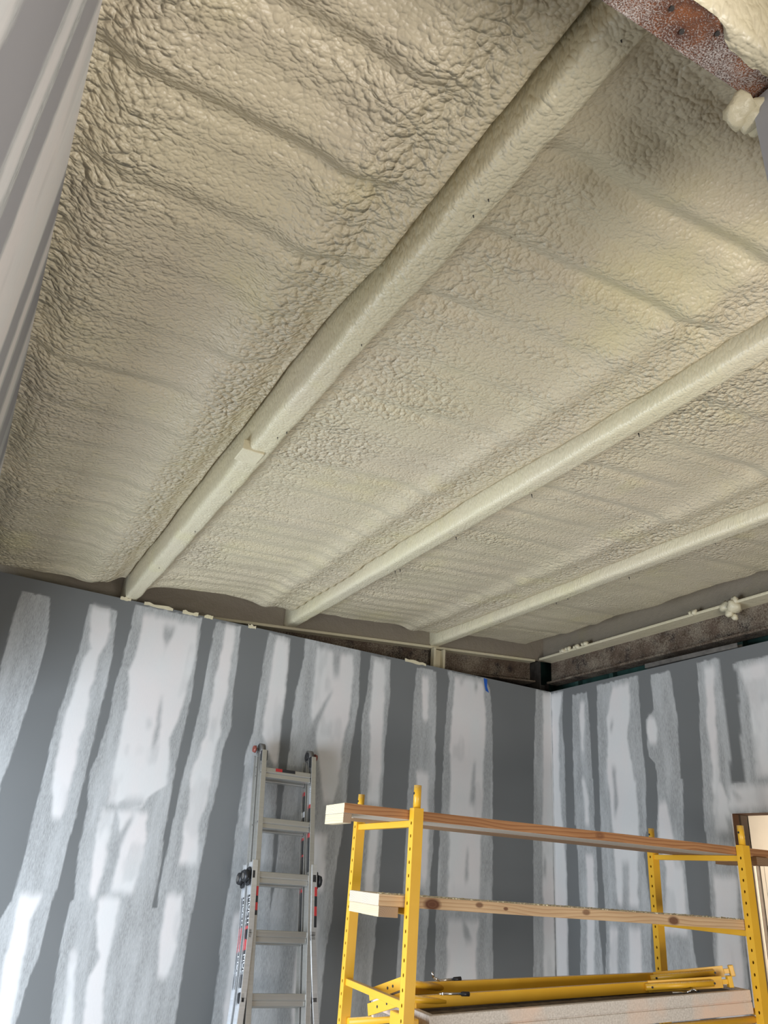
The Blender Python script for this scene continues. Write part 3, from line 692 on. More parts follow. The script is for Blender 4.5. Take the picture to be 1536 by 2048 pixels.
# ------------------------------------------------------------------ perimeter steel above the far wall
def ibeam_sloped(name, y_front, x0, x1, label):
    root = thing(name, label, 'beam', (x0, y_front, zj(x0) - 0.2))
    off = Vector(root.location)
    def part(nm, dims, mat, bev=0.0):
        bm = bmesh.new(); slope_box(bm, *dims, bev)
        bmesh.ops.translate(bm, verts=bm.verts, vec=-off)
        return link(nm, bm_mesh(bm), mat, root)
    part('top_flange', (x0, x1, y_front, y_front + 0.16, -0.024, -0.003), M['foam_joist'], 0.004)
    part('web', (x0, x1, y_front + 0.075, y_front + 0.085, -0.19, -0.022), M['brown_beam'])
    part('bottom_flange', (x0, x1, y_front, y_front + 0.16, -0.205, -0.19), M['brown_beam'], 0.002)
    return root
ibeam_sloped('steel_beam', 5.15, -0.10, 4.27, 'dusty brown steel beam lying just above and behind the far wall top')
# rim beam along the right wall: runs level in y
zr0 = zj(4.42)
rb = thing('steel_beam', 'dark brown steel beam running above the right wall, speckled with overspray', 'beam', (4.38, 1.2, zr0 - 0.2))
off = Vector(rb.location)
def rpart(nm, dims, mat, bev=0.0):
    bm = bmesh.new(); add_box(bm, *dims, bev); bmesh.ops.translate(bm, verts=bm.verts, vec=-off)
    return link(nm, bm_mesh(bm), mat, rb)
rpart('top_flange', (4.30, 4.50, 0.8, 5.14, zr0 - 0.022, zr0 - 0.002), M['foam_joist'], 0.005)
rpart('web', (4.44, 4.45, 0.8, 5.14, zr0 - 0.20, zr0 - 0.02), M['brown_beam'])
rpart('bottom_flange', (4.385, 4.50, 0.8, 5.14, zr0 - 0.215, zr0 - 0.198), M['brown_beam'], 0.002)
m = lumpy_mesh([(0.10 - 0.17, 1.95, 0.165), (-0.06, 1.99, 0.13), (-0.05, 2.02, 0.185), (-0.07, 1.93, 0.20), (-0.04, 1.97, 0.10)], [0.045, 0.032, 0.04, 0.03, 0.022], 5)
o = link('foam_clump', m, M['foam_joist'], rb)
for k, (yy_, dz) in enumerate(((2.26, 0.20), (3.55, 0.205), (3.45, 0.20), (3.35, 0.205), (3.62, 0.2))):
    link('foam_scrap', lumpy_mesh([(-0.075, yy_, dz), (-0.07, yy_ + 0.04, dz + 0.005)], [0.022, 0.016], 20 + k), M['foam_joist'], rb)
# corner column and stub post under joist three
bm = bmesh.new()
add_box(bm, 4.275, 4.287, 5.10, 5.27, 0, zj(4.28) - 0.03)
add_box(bm, 4.40, 4.412, 5.145, 5.27, 0, zj(4.4) - 0.21)
add_box(bm, 4.287, 4.40, 5.18, 5.19, 0, zj(4.3) - 0.21)
o = tag(link('steel_column', bm_mesh(bm), M['steel_dark']), 'dark steel column standing in the far corner behind the drywall', 'column')
bm = bmesh.new()
add_box(bm, 3.20, 3.30, 5.155, 5.17, 0.0, zj(3.2) - 0.026, 0.003)
add_box(bm, 3.195, 3.215, 5.11, 5.16, 0.0, zj(3.2) - 0.026, 0.003)
add_box(bm, 3.285, 3.305, 5.11, 5.16, 0.0, zj(3.2) - 0.026, 0.003)
bm2 = bmesh.new()
tag(link('stub_post', bm_mesh(bm), M['foam_joist']), 'short foam-coated post under the joist nearest the right wall', 'post'); bm2.free()
# outer skins of the building behind the drywall
tag(box_obj('wall_outer_back', (-0.3, 5.7, 5.45, 5.5, 0, 3.9), M['steel_dark']), kind='structure')
bm = bmesh.new()
for d in ((4.57, 4.60, 3.62, 5.5, 0, 3.9), (4.57, 4.60, 2.30, 3.62, 2.35, 3.9), (4.57, 4.60, -1.6, 2.30, 0, 3.9)): add_box(bm, *d)
wor = tag(link('wall_outer_right', bm_mesh(bm), M['green']), kind='structure')
for y in np.arange(2.05, 5.2, 0.406):
    if 2.3 < y < 3.65:
        box_obj('stud', (4.52, 4.569, float(y), float(y) + 0.04, 2.36, 3.30), M['green_stud'], wor)
    else:
        box_obj('stud', (4.52, 4.569, float(y), float(y) + 0.04, 0.0, 3.30), M['green_stud'], wor)
# steel track lying on top of the right wall
bm = bmesh.new()
add_bar(bm, (4.315, TRK[0][0], TRK[0][1]), (4.315, TRK[1][0], TRK[1][1]), 0.05, 0.003, bev=0)
add_bar(bm, (4.291, TRK[0][0], TRK[0][1] + 0.014), (4.291, TRK[1][0], TRK[1][1] + 0.014), 0.0025, 0.030, bev=0)
add_bar(bm, (4.339, TRK[0][0], TRK[0][1] + 0.014), (4.339, TRK[1][0], TRK[1][1] + 0.014), 0.0025, 0.030, bev=0)
tag(link('steel_track', bm_mesh(bm), M['steel_mid']), 'loose grey metal stud track lying on top of the right wall', 'track')
# torn paper and foam crumbs along the far wall's top edge
rnd = random.Random(3)
for k, (x, w_) in enumerate(CRUMBS):
    bm = bmesh.new()
    n = 7; vs = []
    for i in range(n): vs.append(bm.verts.new((x + w_ * i / (n - 1), YW - 0.003, TOPZ - 0.006 - 0.008 * rnd.random())))
    for i in reversed(range(n)): vs.append(bm.verts.new((x + w_ * i / (n - 1), YW - 0.003, TOPZ + 0.004 + 0.012 * rnd.random())))
    f = bm.faces.new(vs); r_ = bmesh.ops.extrude_face_region(bm, geom=[f])
    bmesh.ops.translate(bm, verts=[g for g in r_['geom'] if isinstance(g, bmesh.types.BMVert)], vec=(0, 0.012, 0))
    link('foam_crumb', bm_mesh(bm), M['foam_joist'], wall_back)
# painter's tape
bm = bmesh.new()
f = bm.faces.new([bm.verts.new(p) for p in ((TAPE + 0.0, YW - 0.002, 3.100), (TAPE + 0.035, YW - 0.002, 3.095), (TAPE + 0.03, YW - 0.010, 3.03), (TAPE + 0.045, YW - 0.016, 2.985), (TAPE + 0.015, YW - 0.014, 2.998), (TAPE + 0.008, YW - 0.006, 3.04))])
r_ = bmesh.ops.extrude_face_region(bm, geom=[f]); bmesh.ops.translate(bm, verts=[g for g in r_['geom'] if isinstance(g, bmesh.types.BMVert)], vec=(0, -0.0008, 0))
tag(link('tape_strip', bm_mesh(bm), M['blue_tape']), 'small strip of blue tape hanging at the top of the far wall', 'tape')

# ------------------------------------------------------------------ rusty beam over the camera and the drywall column beneath it
def zb(x): return 1.6 + 1.25 + SL * x
root = thing('rusty_beam', 'rusty steel beam with white foam overspray crossing the top right corner', 'beam', (0.3, 0.488, zb(0.3)))
off = Vector(root.location)
def sbox(nm, x0, x1, y0, y1, d0, d1, mat, seg=1):
    t = bmesh.new(); add_box(t, x0, x1, y0, y1, d0, d1, 0.002)
    for v in t.verts: v.co.z += zb(v.co.x)
    bmesh.ops.translate(t, verts=t.verts, vec=-off)
    return link(nm, bm_mesh(t), mat, root)
sbox('bottom_flange', -0.12, 1.7, 0.450, 0.526, 0.0, 0.010, M['rust_beam'])
sbox('web', -0.12, 1.7, 0.483, 0.489, 0.008, 0.196, M['brown_beam'])
sbox('top_flange', -0.12, 1.7, 0.450, 0.526, 0.194, 0.203, M['foam_joist'])
# foam packed in the near side of the web, lapping over the flange's edge
ux = np.arange(0.70, 1.70, 0.006); vv = np.linspace(-0.3, 1, 44)
UX, VV = np.meshgrid(ux, vv, indexing='ij')
lip = np.clip((0.030 * sst(0.79, 0.84, UX) + 0.016 * (fbm(UX * 30, UX * 0 + 2, 311, 3) - 0.5)), 0.0, 0.045) * (UX > 0.78)
tl = np.clip(-VV / 0.3, 0, 1)
ang = np.clip(VV, 0, 1) * np.pi
wl_ = 0.006 * (1 - worley(UX * 45, VV * 10, 303))
yy_f = 0.452 + tl * lip - (0.016 * np.sin(ang) ** 0.7 + wl_ * np.sin(ang) ** 0.5) * (VV > 0) 
zz_f = zb(UX) + np.where(VV > 0, 0.19 * (1 - np.cos(ang)) / 2, 0) - 0.007 * sst(1.0, 0.55, tl) * sst(0.16, 0.0, VV) * (lip > 0.004) * (0.6 + 0.8 * fbm(UX * 40, VV * 6, 315, 2)) - 0.0006
me = grid_mesh('foam_fill', np.stack([UX - off.x, yy_f - off.y, zz_f - off.z], -1), True)
attr(me, 'lump', 0.3 + 0 * UX)
link('foam_fill', me, M['foam_near'], root)
for (bx, by) in ((0.745, 0.497), (0.80, 0.470), (0.70, 0.478)):
    bm = bmesh.new(); add_tube(bm, (bx - off.x, by - off.y, zb(bx) - off.z + 0.002), (bx - off.x, by - off.y, zb(bx) - off.z - 0.004), 0.0045, 6)
    link('bolt', bm_mesh(bm), M['steel_dark'], root)
col = tag(box_obj('drywall_column', (0.955, 1.30, 0.20, 0.524, 0.0, 2.918), mat_simple('grey_drywall_paper', (0.42, 0.42, 0.44), 0.7), None, 0.002),
          'grey drywall-wrapped column at the right edge, under the rusty beam', 'column')
tag(link('foam_blob', lumpy_mesh([BLOB, (BLOB[0] + 0.025, BLOB[1] - 0.01, BLOB[2] - 0.004), (BLOB[0] + 0.05, BLOB[1] - 0.01, BLOB[2] + 0.0)], [0.028, 0.026, 0.024], 77, 3), M['foam_joist']),
    'rounded lump of cream foam bulging out beside the column, behind the rusty beam', 'foam')

# ------------------------------------------------------------------ doorway in the right wall
d1 = thing('door_1', None, None, (4.36, 2.86, 0)); tag(d1, kind='structure')
def dpart(nm, dims, mat, bev=0.001):
    bm = bmesh.new(); x0, x1, y0, y1, z0, z1 = dims
    # boards keep their long axis on local x so that the grain follows it
    o_loc = Vector(((x0 + x1) / 2, (y0 + y1) / 2, z0)) - Vector(d1.location)
    L = z1 - z0
    if L > (y1 - y0):
        add_box(bm, 0, L, -(y1 - y0) / 2, (y1 - y0) / 2, -(x1 - x0) / 2, (x1 - x0) / 2, bev)
        return link(nm, bm_mesh(bm), mat, d1, loc=o_loc, rot=(0, -math.pi / 2, 0))
    o_loc = Vector(((x0 + x1) / 2, y0, (z0 + z1) / 2)) - Vector(d1.location)
    add_box(bm, 0, y1 - y0, -(x1 - x0) / 2, (x1 - x0) / 2, -(z1 - z0) / 2, (z1 - z0) / 2, bev)
    return link(nm, bm_mesh(bm), mat, d1, loc=o_loc, rot=(0, 0, math.pi / 2))
def vert_board(nm, dims, mat): return dpart(nm, dims, mat)
vert_board('jamb_stud', (4.2985, 4.356, 3.342, 3.382, 0, 2.103), M['stud_brown'])
vert_board('jamb_stud', (4.374, 4.436, 3.342, 3.382, 0, 2.103), M['stud_grey'])
vert_board('jamb_stud', (4.2985, 4.436, 2.34, 2.379, 0, 2.103), M['stud_brown'])
dpart('header', (4.2985, 4.436, 2.34, 3.382, 2.104, 2.29), M['stud_brown'])
# boards standing in the next room, plus a strip coloured as gap shade
def board(lab, dims, mat, group=None):
    return tag(box_obj('leaning_board', dims, mat, None, 0.001), lab, 'board', group)
tag(box_obj('sheathing_panel', (5.60, 5.615, 2.45, 4.212, 1.97, 2.75), M['beige'], None, 0.001), 'pale beige panel seen through the doorway above the top plank', 'panel')
board('thin pale board in the doorway, nearest the jamb', (5.585, 5.60, 4.196, 4.224, 0, 1.97), M['beige'])
board('brown strip coloured as gap shade in the doorway beside the thin pale board', (5.60, 5.615, 4.150, 4.194, 0, 1.97), M['taupe'])  # dark strip stands in for the shade in the gap between boards
board('pale board in the doorway right of the brown gap-shade strip', (5.585, 5.60, 4.116, 4.150, 0, 1.97), M['beige'])
board('broad pale board in the doorway at the right edge of the picture', (5.58, 5.595, 2.50, 4.112, 0, 1.97), M['beige'])
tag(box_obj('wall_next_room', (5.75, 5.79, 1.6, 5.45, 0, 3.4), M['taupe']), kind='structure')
area('next_room_fill', (4.80, 3.05, 1.75), (0.9, 0.9, -0.05), 0.4, 0.4, 32, (1.0, 0.92, 0.82))  # unseen fill light added to brighten the boards behind the doorway

# ------------------------------------------------------------------ folding ladder leaning on the far wall
PHI = math.radians(12.0); LL = 2.346
lad = thing('folding_ladder', 'folded aluminium multi-position ladder leaning against the far wall', 'ladder',
            (1.937, 4.845 - LL * math.sin(PHI), 0.0))
lad.rotation_euler = (-PHI, 0, 0)
def ibar(bm, p, q, fw=0.032, dp=0.060, tf=0.006, tw=0.005):
    """I-section rail between p and q (flanges face front and back)"""
    p = Vector(p); q = Vector(q)
    for sy in (-1, 1):
        add_bar(bm, p + Vector((0, sy * (dp / 2 - tf / 2), 0)), q + Vector((0, sy * (dp / 2 - tf / 2), 0)), tf, fw, up=(1, 0, 0), bev=0.0015)
    add_bar(bm, p, q, dp - 2 * tf + 0.001, tw, up=(1, 0, 0), bev=0)
REAR = 0.088
def sec(s): return LL - s
for yo, hz in ((0.0, 'front'), (REAR, 'rear')):
    for sx in (-1, 1):
        bm = bmesh.new(); ibar(bm, (sx * 0.174, yo, sec(0.02)), (sx * 0.174, yo, sec(1.62)))
        link('inner_rail', bm_mesh(bm), M['alu'], lad)
        bm = bmesh.new()
        pts = [(0.192, 0.68), (0.194, 1.06), (0.212, 1.37), (0.300, 2.33)]
        for (xa, sa), (xb, sb) in zip(pts[:-1], pts[1:]):
            ibar(bm, (sx * xa, yo - 0.004 if yo == 0 else yo + 0.004, sec(sa)), (sx * xb, yo - 0.004 if yo == 0 else yo + 0.004, sec(sb)), fw=0.034, dp=0.064)
        link('outer_rail', bm_mesh(bm), M['alu_bright'], lad)
        bm = bmesh.new(); add_box(bm, sx * 0.30 - 0.024, sx * 0.30 + 0.024, yo - 0.03, yo + 0.03, 0.008, 0.05, 0.004)
        link('foot', bm_mesh(bm), M['black'], lad)
def rung(hw, s, yo, inner):
    bm = bmesh.new(); z = sec(s)
    add_box(bm, -hw, hw, yo - 0.022, yo + 0.022, z - 0.012, z + 0.024, 0.009)
    add_box(bm, -hw, hw, yo - 0.015, yo + 0.018, z - 0.038, z - 0.010, 0.004)
    for k in range(4): add_box(bm, -hw, hw, yo - 0.0235, yo - 0.021, z - 0.006 + 0.007 * k, z - 0.003 + 0.007 * k)
    r = link('rung', bm_mesh(bm), M['alu'], lad)
    if not inner and yo == 0:
        for sx in (-1, 1):
            b = bmesh.new(); add_box(b, sx * hw - 0.004, sx * (hw + 0.030), yo - 0.036, yo + 0.012, z - 0.024, z + 0.028, 0.006)
            link('end_cap', bm_mesh(b), M['black'], r)
    return r
for yo in (0.0, REAR):
    for s in (0.150, 0.455): rr = rung(0.160, s, yo, True)
    for s, hw in ((0.760, 0.180), (1.065, 0.180), (1.370, 0.198), (1.675, 0.226), (1.98, 0.254)): rung(hw, s, yo, False)
# side of the top rung carries a small red and black label
bm = bmesh.new(); add_box(bm, -0.09, -0.045, -0.0250, -0.0236, sec(0.150) + 0.002, sec(0.150) + 0.021)
link('rung_label', bm_mesh(bm), M['red_print'], lad)
bm = bmesh.new(); add_box(bm, -0.045, 0.045, -0.0250, -0.0236, sec(0.150) + 0.002, sec(0.150) + 0.021)
link('rung_label', bm_mesh(bm), M['black_print'], lad)
# hinges with their red release knobs
for sx in (-1, 1):
    bm = bmesh.new()
    for yo in (0.0, REAR):
        add_bar(bm, (sx * 0.170, yo, sec(0.14)), (sx * 0.170, yo * 0.8 + 0.004, sec(0.03)), 0.016, 0.030, up=(0, 1, 0), bev=0.003)
    add_tube(bm, (sx * 0.156, REAR / 2, sec(0.0)), (sx * 0.188, REAR / 2, sec(0.0)), 0.040, 24)
    h = link('hinge', bm_mesh(bm), M['steel_mid'], lad)
    b = bmesh.new(); add_tube(b, (sx * 0.150, REAR / 2, sec(0.0)), (sx * 0.156, REAR / 2, sec(0.0)), 0.026, 20)
    add_box(b, sx * 0.150, sx * 0.190, -0.024, 0.002, sec(0.085), sec(0.020), 0.004)
    link('hinge_cover', bm_mesh(b), M['black'], h)
    b = bmesh.new(); add_tube(b, (sx * 0.188, REAR / 2, sec(0.0)), (sx * 0.212, REAR / 2, sec(0.0)), 0.007, 10)
    link('pin', bm_mesh(b), M['steel_mid'], h)
    b = bmesh.new(); add_tube(b, (sx * 0.210, REAR / 2, sec(0.0)), (sx * 0.226, REAR / 2, sec(0.0)), 0.024, 20, 0.020)
    k = link('release_knob', bm_mesh(b), M['red_knob'], h); tag(k, 'dull red release knob')
# black locking knobs where the outer section starts
for sx in (-1, 1):
    for yo in (0.0, REAR):
        b = bmesh.new()
        add_box(b, sx * 0.208, sx * 0.226, yo - 0.026, yo + 0.026, sec(0.815), sec(0.715), 0.010)
        add_tube(b, (sx * 0.224, yo, sec(0.765)), (sx * 0.248, yo, sec(0.765)), 0.038, 8, 0.032)
        o = link('lock_knob', bm_mesh(b), M['black'], lad)
        b = bmesh.new(); add_tube(b, (sx * 0.247, yo, sec(0.765)), (sx * 0.252, yo, sec(0.765)), 0.017, 12)
        link('knob_hub', bm_mesh(b), M['steel_mid'], o)
# printed stickers: outer faces of the left rails, inner faces of the right rails
def sticker(x, yo, s0, s1, mat, x2=None, d=0.044, nm='sticker', par=None):
    x2 = x if x2 is None else x2
    bm = bmesh.new()
    add_bar(bm, (x, yo, sec(s0)), (x2, yo, sec(s1)), d, 0.0012, up=(1, 0, 0), bev=0)
    return link(nm, bm_mesh(bm), mat, lad if par is None else par)
def text_mesh(s, size):
    cu = bpy.data.curves.new('text', 'FONT'); cu.body = s; cu.size = size; cu.extrude = 0.0004
    cu.align_x = 'CENTER'; cu.align_y = 'CENTER'
    o = bpy.data.objects.new('text', cu); COL.objects.link(o)
    dg = bpy.context.evaluated_depsgraph_get()
    me = bpy.data.meshes.new_from_object(o.evaluated_get(dg))
    bpy.data.objects.remove(o); bpy.data.curves.remove(cu)
    return me
for yo in (0.0, REAR):
    xw = -0.194 - 0.0045
    a = sticker(xw, yo, 0.86, 1.02, M['black_print'])
    sticker(xw, yo, 1.02, 1.14, M['red_print'], -0.200 - 0.0045 + 0.002)
    b_ = sticker(-0.2033, yo, 1.14, 1.32, M['black_print'], -0.2125)
    for sc_, xx in ((0.94, xw - 0.001), (1.23, -0.2088)):
        link('lettering', text_mesh('MULTI', 0.050), M['white_print'], lad, loc=(xx - 0.0010, yo, sec(sc_)), rot=(math.pi / 2, math.pi / 2, -math.pi / 2))
for yo in (0.0, REAR):
    xr_ = 0.174 - 0.0033
    if yo == 0.0:
        sticker(xr_, yo, 0.205, 0.245, M['white_print']);
        for q in range(4): sticker(xr_ - 0.0008, yo, 0.208 + 0.010 * q, 0.212 + 0.010 * q, M['black_print'])
        sticker(xr_, yo, 0.245, 0.315, mat_simple('grey_sticker', (0.42, 0.42, 0.42), 0.5))
        sticker(xr_, yo, 0.315, 0.338, M['red_print']); sticker(xr_, yo, 0.338, 0.420, M['black_print'])
        sticker(xr_, yo, 0.490, 0.515, M['red_print']); sticker(xr_, yo, 0.515, 0.715, M['black_print'])
    else:
        sticker(xr_, yo, 0.215, 0.240, M['red_print']); sticker(xr_, yo, 0.240, 0.340, M['black_print'])
        sticker(xr_, yo, 0.340, 0.375, M['white_print']); sticker(xr_, yo, 0.375, 0.420, M['black_print'])
        sticker(xr_, yo, 0.500, 0.515, M['red_print']); sticker(xr_, yo, 0.515, 0.600, M['black_print'])
        sticker(xr_, yo, 0.600, 0.612, M['red_print']); sticker(xr_, yo, 0.612, 0.715, M['black_print'])
        sticker(xr_, yo, 0.80, 0.815, M['red_print']); sticker(xr_, yo, 0.815, 1.03, M['black_print'])
# stickers on the front flanges beside the left and right outer rails
for sx in (-1, 1):
    for s0, s1, mt in ((0.82, 0.87, 'red_print'), (0.87, 0.905, 'black_print'), (0.905, 0.945, 'red_print' if sx < 0 else 'black_print'), (0.945, 0.97, 'black_print')) if sx < 0 else \
            ((0.805, 0.855, 'red_print'), (0.855, 0.91, 'black_print'), (0.91, 0.96, 'red_print'), (0.96, 1.02, 'black_print')):
        bm = bmesh.new()
        xx = -0.170 if sx < 0 else 0.203
        add_box(bm, xx - 0.008, xx + 0.008, -0.0375 if sx > 0 else -0.0322, -0.0363 if sx > 0 else -0.0302, sec(s1), sec(s0))
        link('sticker', bm_mesh(bm), M[mt], lad)
# rivets
for sx in (-1, 1):
    for yo in (0.0, REAR):
        for s in (0.10, 0.155, 0.455):
            b = bmesh.new(); xo = sx * 0.1765
            add_tube(b, (xo, yo, sec(s)), (xo + sx * 0.005, yo, sec(s)), 0.006, 10)
            link('rivet', bm_mesh(b), M['steel_dark'], lad)

# ------------------------------------------------------------------ yellow rolling scaffold
E2 = Vector((0.99437675, -0.10590031)); W2 = Vector((0.10590031, 0.99437675))
ORG = Vector((1.795, 2.993)) - 0.022 * W2
YAW = math.atan2(E2.y, E2.x)
ROOT = Matrix.Translation((ORG.x, ORG.y, 0)) @ Matrix.Rotation(YAW, 4, 'Z')
def sp(s, w, z): return Vector((s, w, z + 1.6))       # scaffold frame: along, across, height relative to the lens
sc = thing('rolling_scaffold', 'yellow steel rolling scaffold with perforated posts standing in front of the far corner', 'scaffold', (ORG.x, ORG.y, 0), YAW)
PT = 0.045
def post_mesh(s0, w0, zb_, zt):
    bm = bmesh.new()
    hp = 0.0508; z_h = 1.6 + 0.2148
    ks = []
    z = z_h
    while z > zb_ + 0.04: ks.append(z); z -= hp
    for side in (0, 1):
        xx = s0 if side == 0 else s0 + PT
        def V(w, zz, dx=0.0):
            return bm.verts.new((xx + (dx if side == 0 else -dx), w, zz))
        wm = w0 + PT / 2
        top = ks[0] + hp / 2
        r = bm.faces.new([V(w0, top), V(w0 + PT, top), V(w0 + PT, zt), V(w0, zt)])
        bot = ks[-1] - hp / 2
        r = bm.faces.new([V(w0, zb_), V(w0 + PT, zb_), V(w0 + PT, bot), V(w0, bot)])
        for zc in ks:
            R = [(w0 + PT, zc), (w0 + PT, zc + hp / 2), (wm, zc + hp / 2), (w0, zc + hp / 2), (w0, zc), (w0, zc - hp / 2), (wm, zc - hp / 2), (w0 + PT, zc - hp / 2)]
            Rv = [V(*p) for p in R]; O = []; I = []
            for i in range(8):
                a = i * math.pi / 4
                O.append(V(wm + 0.0060 * math.cos(a), zc + 0.0075 * math.sin(a)))
                I.append(V(wm + 0.0060 * math.cos(a), zc + 0.0075 * math.sin(a), 0.003))
            for i in range(8):
                j = (i + 1) % 8
                bm.faces.new((Rv[i], Rv[j], O[j], O[i])); bm.faces.new((O[i], O[j], I[j], I[i]))
    def quad(pts): bm.faces.new([bm.verts.new(p) for p in pts])
    s1 = s0 + PT; w1 = w0 + PT
    quad([(s0, w0, zb_), (s1, w0, zb_), (s1, w0, zt), (s0, w0, zt)])
    quad([(s0, w1, zb_), (s1, w1, zb_), (s1, w1, zt), (s0, w1, zt)])
    quad([(s0, w0, zt), (s1, w0, zt), (s1, w1, zt), (s0, w1, zt)])
    quad([(s0, w0, zb_), (s1, w0, zb_), (s1, w1, zb_), (s0, w1, zb_)])
    bmesh.ops.remove_doubles(bm, verts=bm.verts, dist=0.0001)
    bmesh.ops.recalc_face_normals(bm, faces=bm.faces)
    return bm_mesh(bm)
ZT = 1.6 + 0.275
def end_frame(s0):
    fr_ = bpy.data.objects.new('end_frame', None); COL.objects.link(fr_); fr_.parent = sc; fr_.empty_display_size = 0.05
    for w0 in (0.0, 0.665):
        link('post', post_mesh(s0, w0, 0.20, ZT), M['yellow'], fr_)
        bm = bmesh.new(); c = (s0 + PT / 2, w0 + PT / 2)
        add_tube(bm, (c[0], c[1], ZT - 0.002), (c[0], c[1], 1.6 + 0.369), 0.0165, 24)
        link('coupling_pin', bm_mesh(bm), M['yellow'], fr_)
        bm = bmesh.new(); add_tube(bm, (c[0] - 0.0170, c[1], 1.6 + 0.335), (c[0] - 0.0160, c[1], 1.6 + 0.335), 0.006, 10)
        link('pin_hole', bm_mesh(bm), M['black'], fr_)
        # caster
        bm = bmesh.new()
        add_box(bm, c[0] - 0.022, c[0] + 0.022, c[1] - 0.03, c[1] - 0.024, 0.06, 0.19)
        add_box(bm, c[0] - 0.022, c[0] + 0.022, c[1] + 0.024, c[1] + 0.03, 0.06, 0.19)
        add_box(bm, c[0] - 0.03, c[0] + 0.03, c[1] - 0.03, c[1] + 0.03, 0.185, 0.20)
        link('caster_fork', bm_mesh(bm), M['steel_mid'], fr_)
        bm = bmesh.new(); add_tube(bm, (c[0], c[1] - 0.020, 0.0625), (c[0], c[1] + 0.020, 0.0625), 0.0625, 28)
        link('caster_wheel', bm_mesh(bm), M['black'], fr_)
    for z in (0.214, -0.1215, -0.447, -0.77, -1.09, -1.35):
        bm = bmesh.new(); add_box(bm, s0 + 0.008, s0 + 0.038, PT - 0.001, 0.666, 1.6 + z - 0.0135, 1.6 + z + 0.0135, 0.003)
        link('rung', bm_mesh(bm), M['yellow'], fr_)
    return fr_
end_frame(0.0); end_frame(1.840)
# side rails that carry the deck
for w in (0.06, 0.650):
    bm = bmesh.new(); add_tube(bm, (0.03, w, 1.6 - 0.600), (1.845, w, 1.6 - 0.478), 0.016, 18)
    link('side_rail', bm_mesh(bm), M['yellow'], sc)
bm = bmesh.new()
add_box(bm, 0.052, 0.092, 0.050, 0.250, 1.6 - 0.600, 1.6 - 0.492, 0.006)
link('deck_bracket', bm_mesh(bm), M['yellow'], sc)
# the deck: hollow boxed sides with a groove, recessed plywood
DT = math.atan2(0.122, 1.66)
deck = bpy.data.objects.new('deck', None); COL.objects.link(deck); deck.parent = sc
deck.location = sp(0.135, 0, -0.482); deck.rotation_euler = (0, -DT, 0)
L = 1.700
bm = bmesh.new()
for w0, w1 in ((0.050, 0.078), (0.632, 0.660)):
    add_box(bm, 0, L, w0, w1, -0.044, 0.0, 0.004)
    add_box(bm, 0, L, w0, w1, -0.098, -0.049, 0.004)
    add_box(bm, 0, L, w0 + 0.006, w1 - 0.006, -0.06, -0.03)
add_box(bm, 0, 0.03, 0.078, 0.632, -0.06, 0.0, 0.003); add_box(bm, L - 0.03, L, 0.078, 0.632, -0.06, 0.0, 0.003)
link('deck_frame', bm_mesh(bm), M['deck'], deck)
box_obj('deck_board', (0.028, L - 0.028, 0.075, 0.635, -0.030, -0.012), M['deck_top'], deck)

# planks laid across the end frames, each with a cleat screwed under its end
def plank(label, group, s0, s1, w0, w1, z0, z1, mat, cleats=(), bow=0.0):
    o = bpy.data.objects.new('plank', None)
    wc = (w0 + w1) / 2
    base = ROOT @ Vector((s0, wc, 1.6 + z0))
    bm = bmesh.new()
    add_box(bm, 0, s1 - s0, w0 - wc, w1 - wc, 0, z1 - z0, 0.0015)
    bmesh.ops.subdivide_edges(bm, edges=[e for e in bm.edges if e.calc_length() > 1.0], cuts=24)
    for v in bm.verts:
        t = v.co.x / (s1 - s0); v.co.z -= bow * math.sin(math.pi * min(1, max(0, (v.co.x + s0) / 1.84)))
    bpy.data.objects.remove(o)
    o = link('plank', bm_mesh(bm), mat, None, loc=base, rot=(0, 0, YAW))
    tag(o, label, 'plank', group)
    for (cs0, cs1, cw0, cw1, cz0, cz1, cm) in cleats:
        b = bmesh.new(); add_box(b, 0, cw1 - cw0, -(cs1 - cs0) / 2, (cs1 - cs0) / 2, 0, cz1 - cz0, 0.0015)
        link('cleat', bm_mesh(b), cm, o, loc=((cs0 + cs1) / 2 - s0, cw0 - wc, cz0 - z0), rot=(0, 0, math.pi / 2))
    return o
top1 = plank('reddish weathered plank on the front of the scaffold top, jutting out past its left end', 'planks on the scaffold', -0.300, 2.45, 0.048, 0.282, 0.2285, 0.268, M['plank_red'],
      [(-0.300, -0.262, 0.050, 0.280, 0.190, 0.228, M['cleat']), (1.945, 2.035, 0.02, 0.300, 0.190, 0.228, M['cleat_dark'])])
plank('shaded brown plank lying behind the reddish plank on the scaffold top', 'planks on the scaffold', -0.16, 2.05, 0.300, 0.53, 0.2285, 0.266, M['plank_dark'])
pine = plank('pale knotty pine plank on the middle rungs, front one of two', 'planks on the scaffold', -0.115, 1.90, 0.050, 0.236, -0.1075, -0.064, M['plank_pine'],
      [(-0.112, -0.024, 0.052, 0.236, -0.147, -0.108, M['cleat'])])
plank('pale knotty pine plank on the middle rungs, rear one against the back posts', 'planks on the scaffold', -0.108, 1.90, 0.239, 0.405, -0.1075, -0.064, M['plank_pine'],
      [(-0.105, -0.024, 0.240, 0.405, -0.147, -0.108, M['cleat'])])

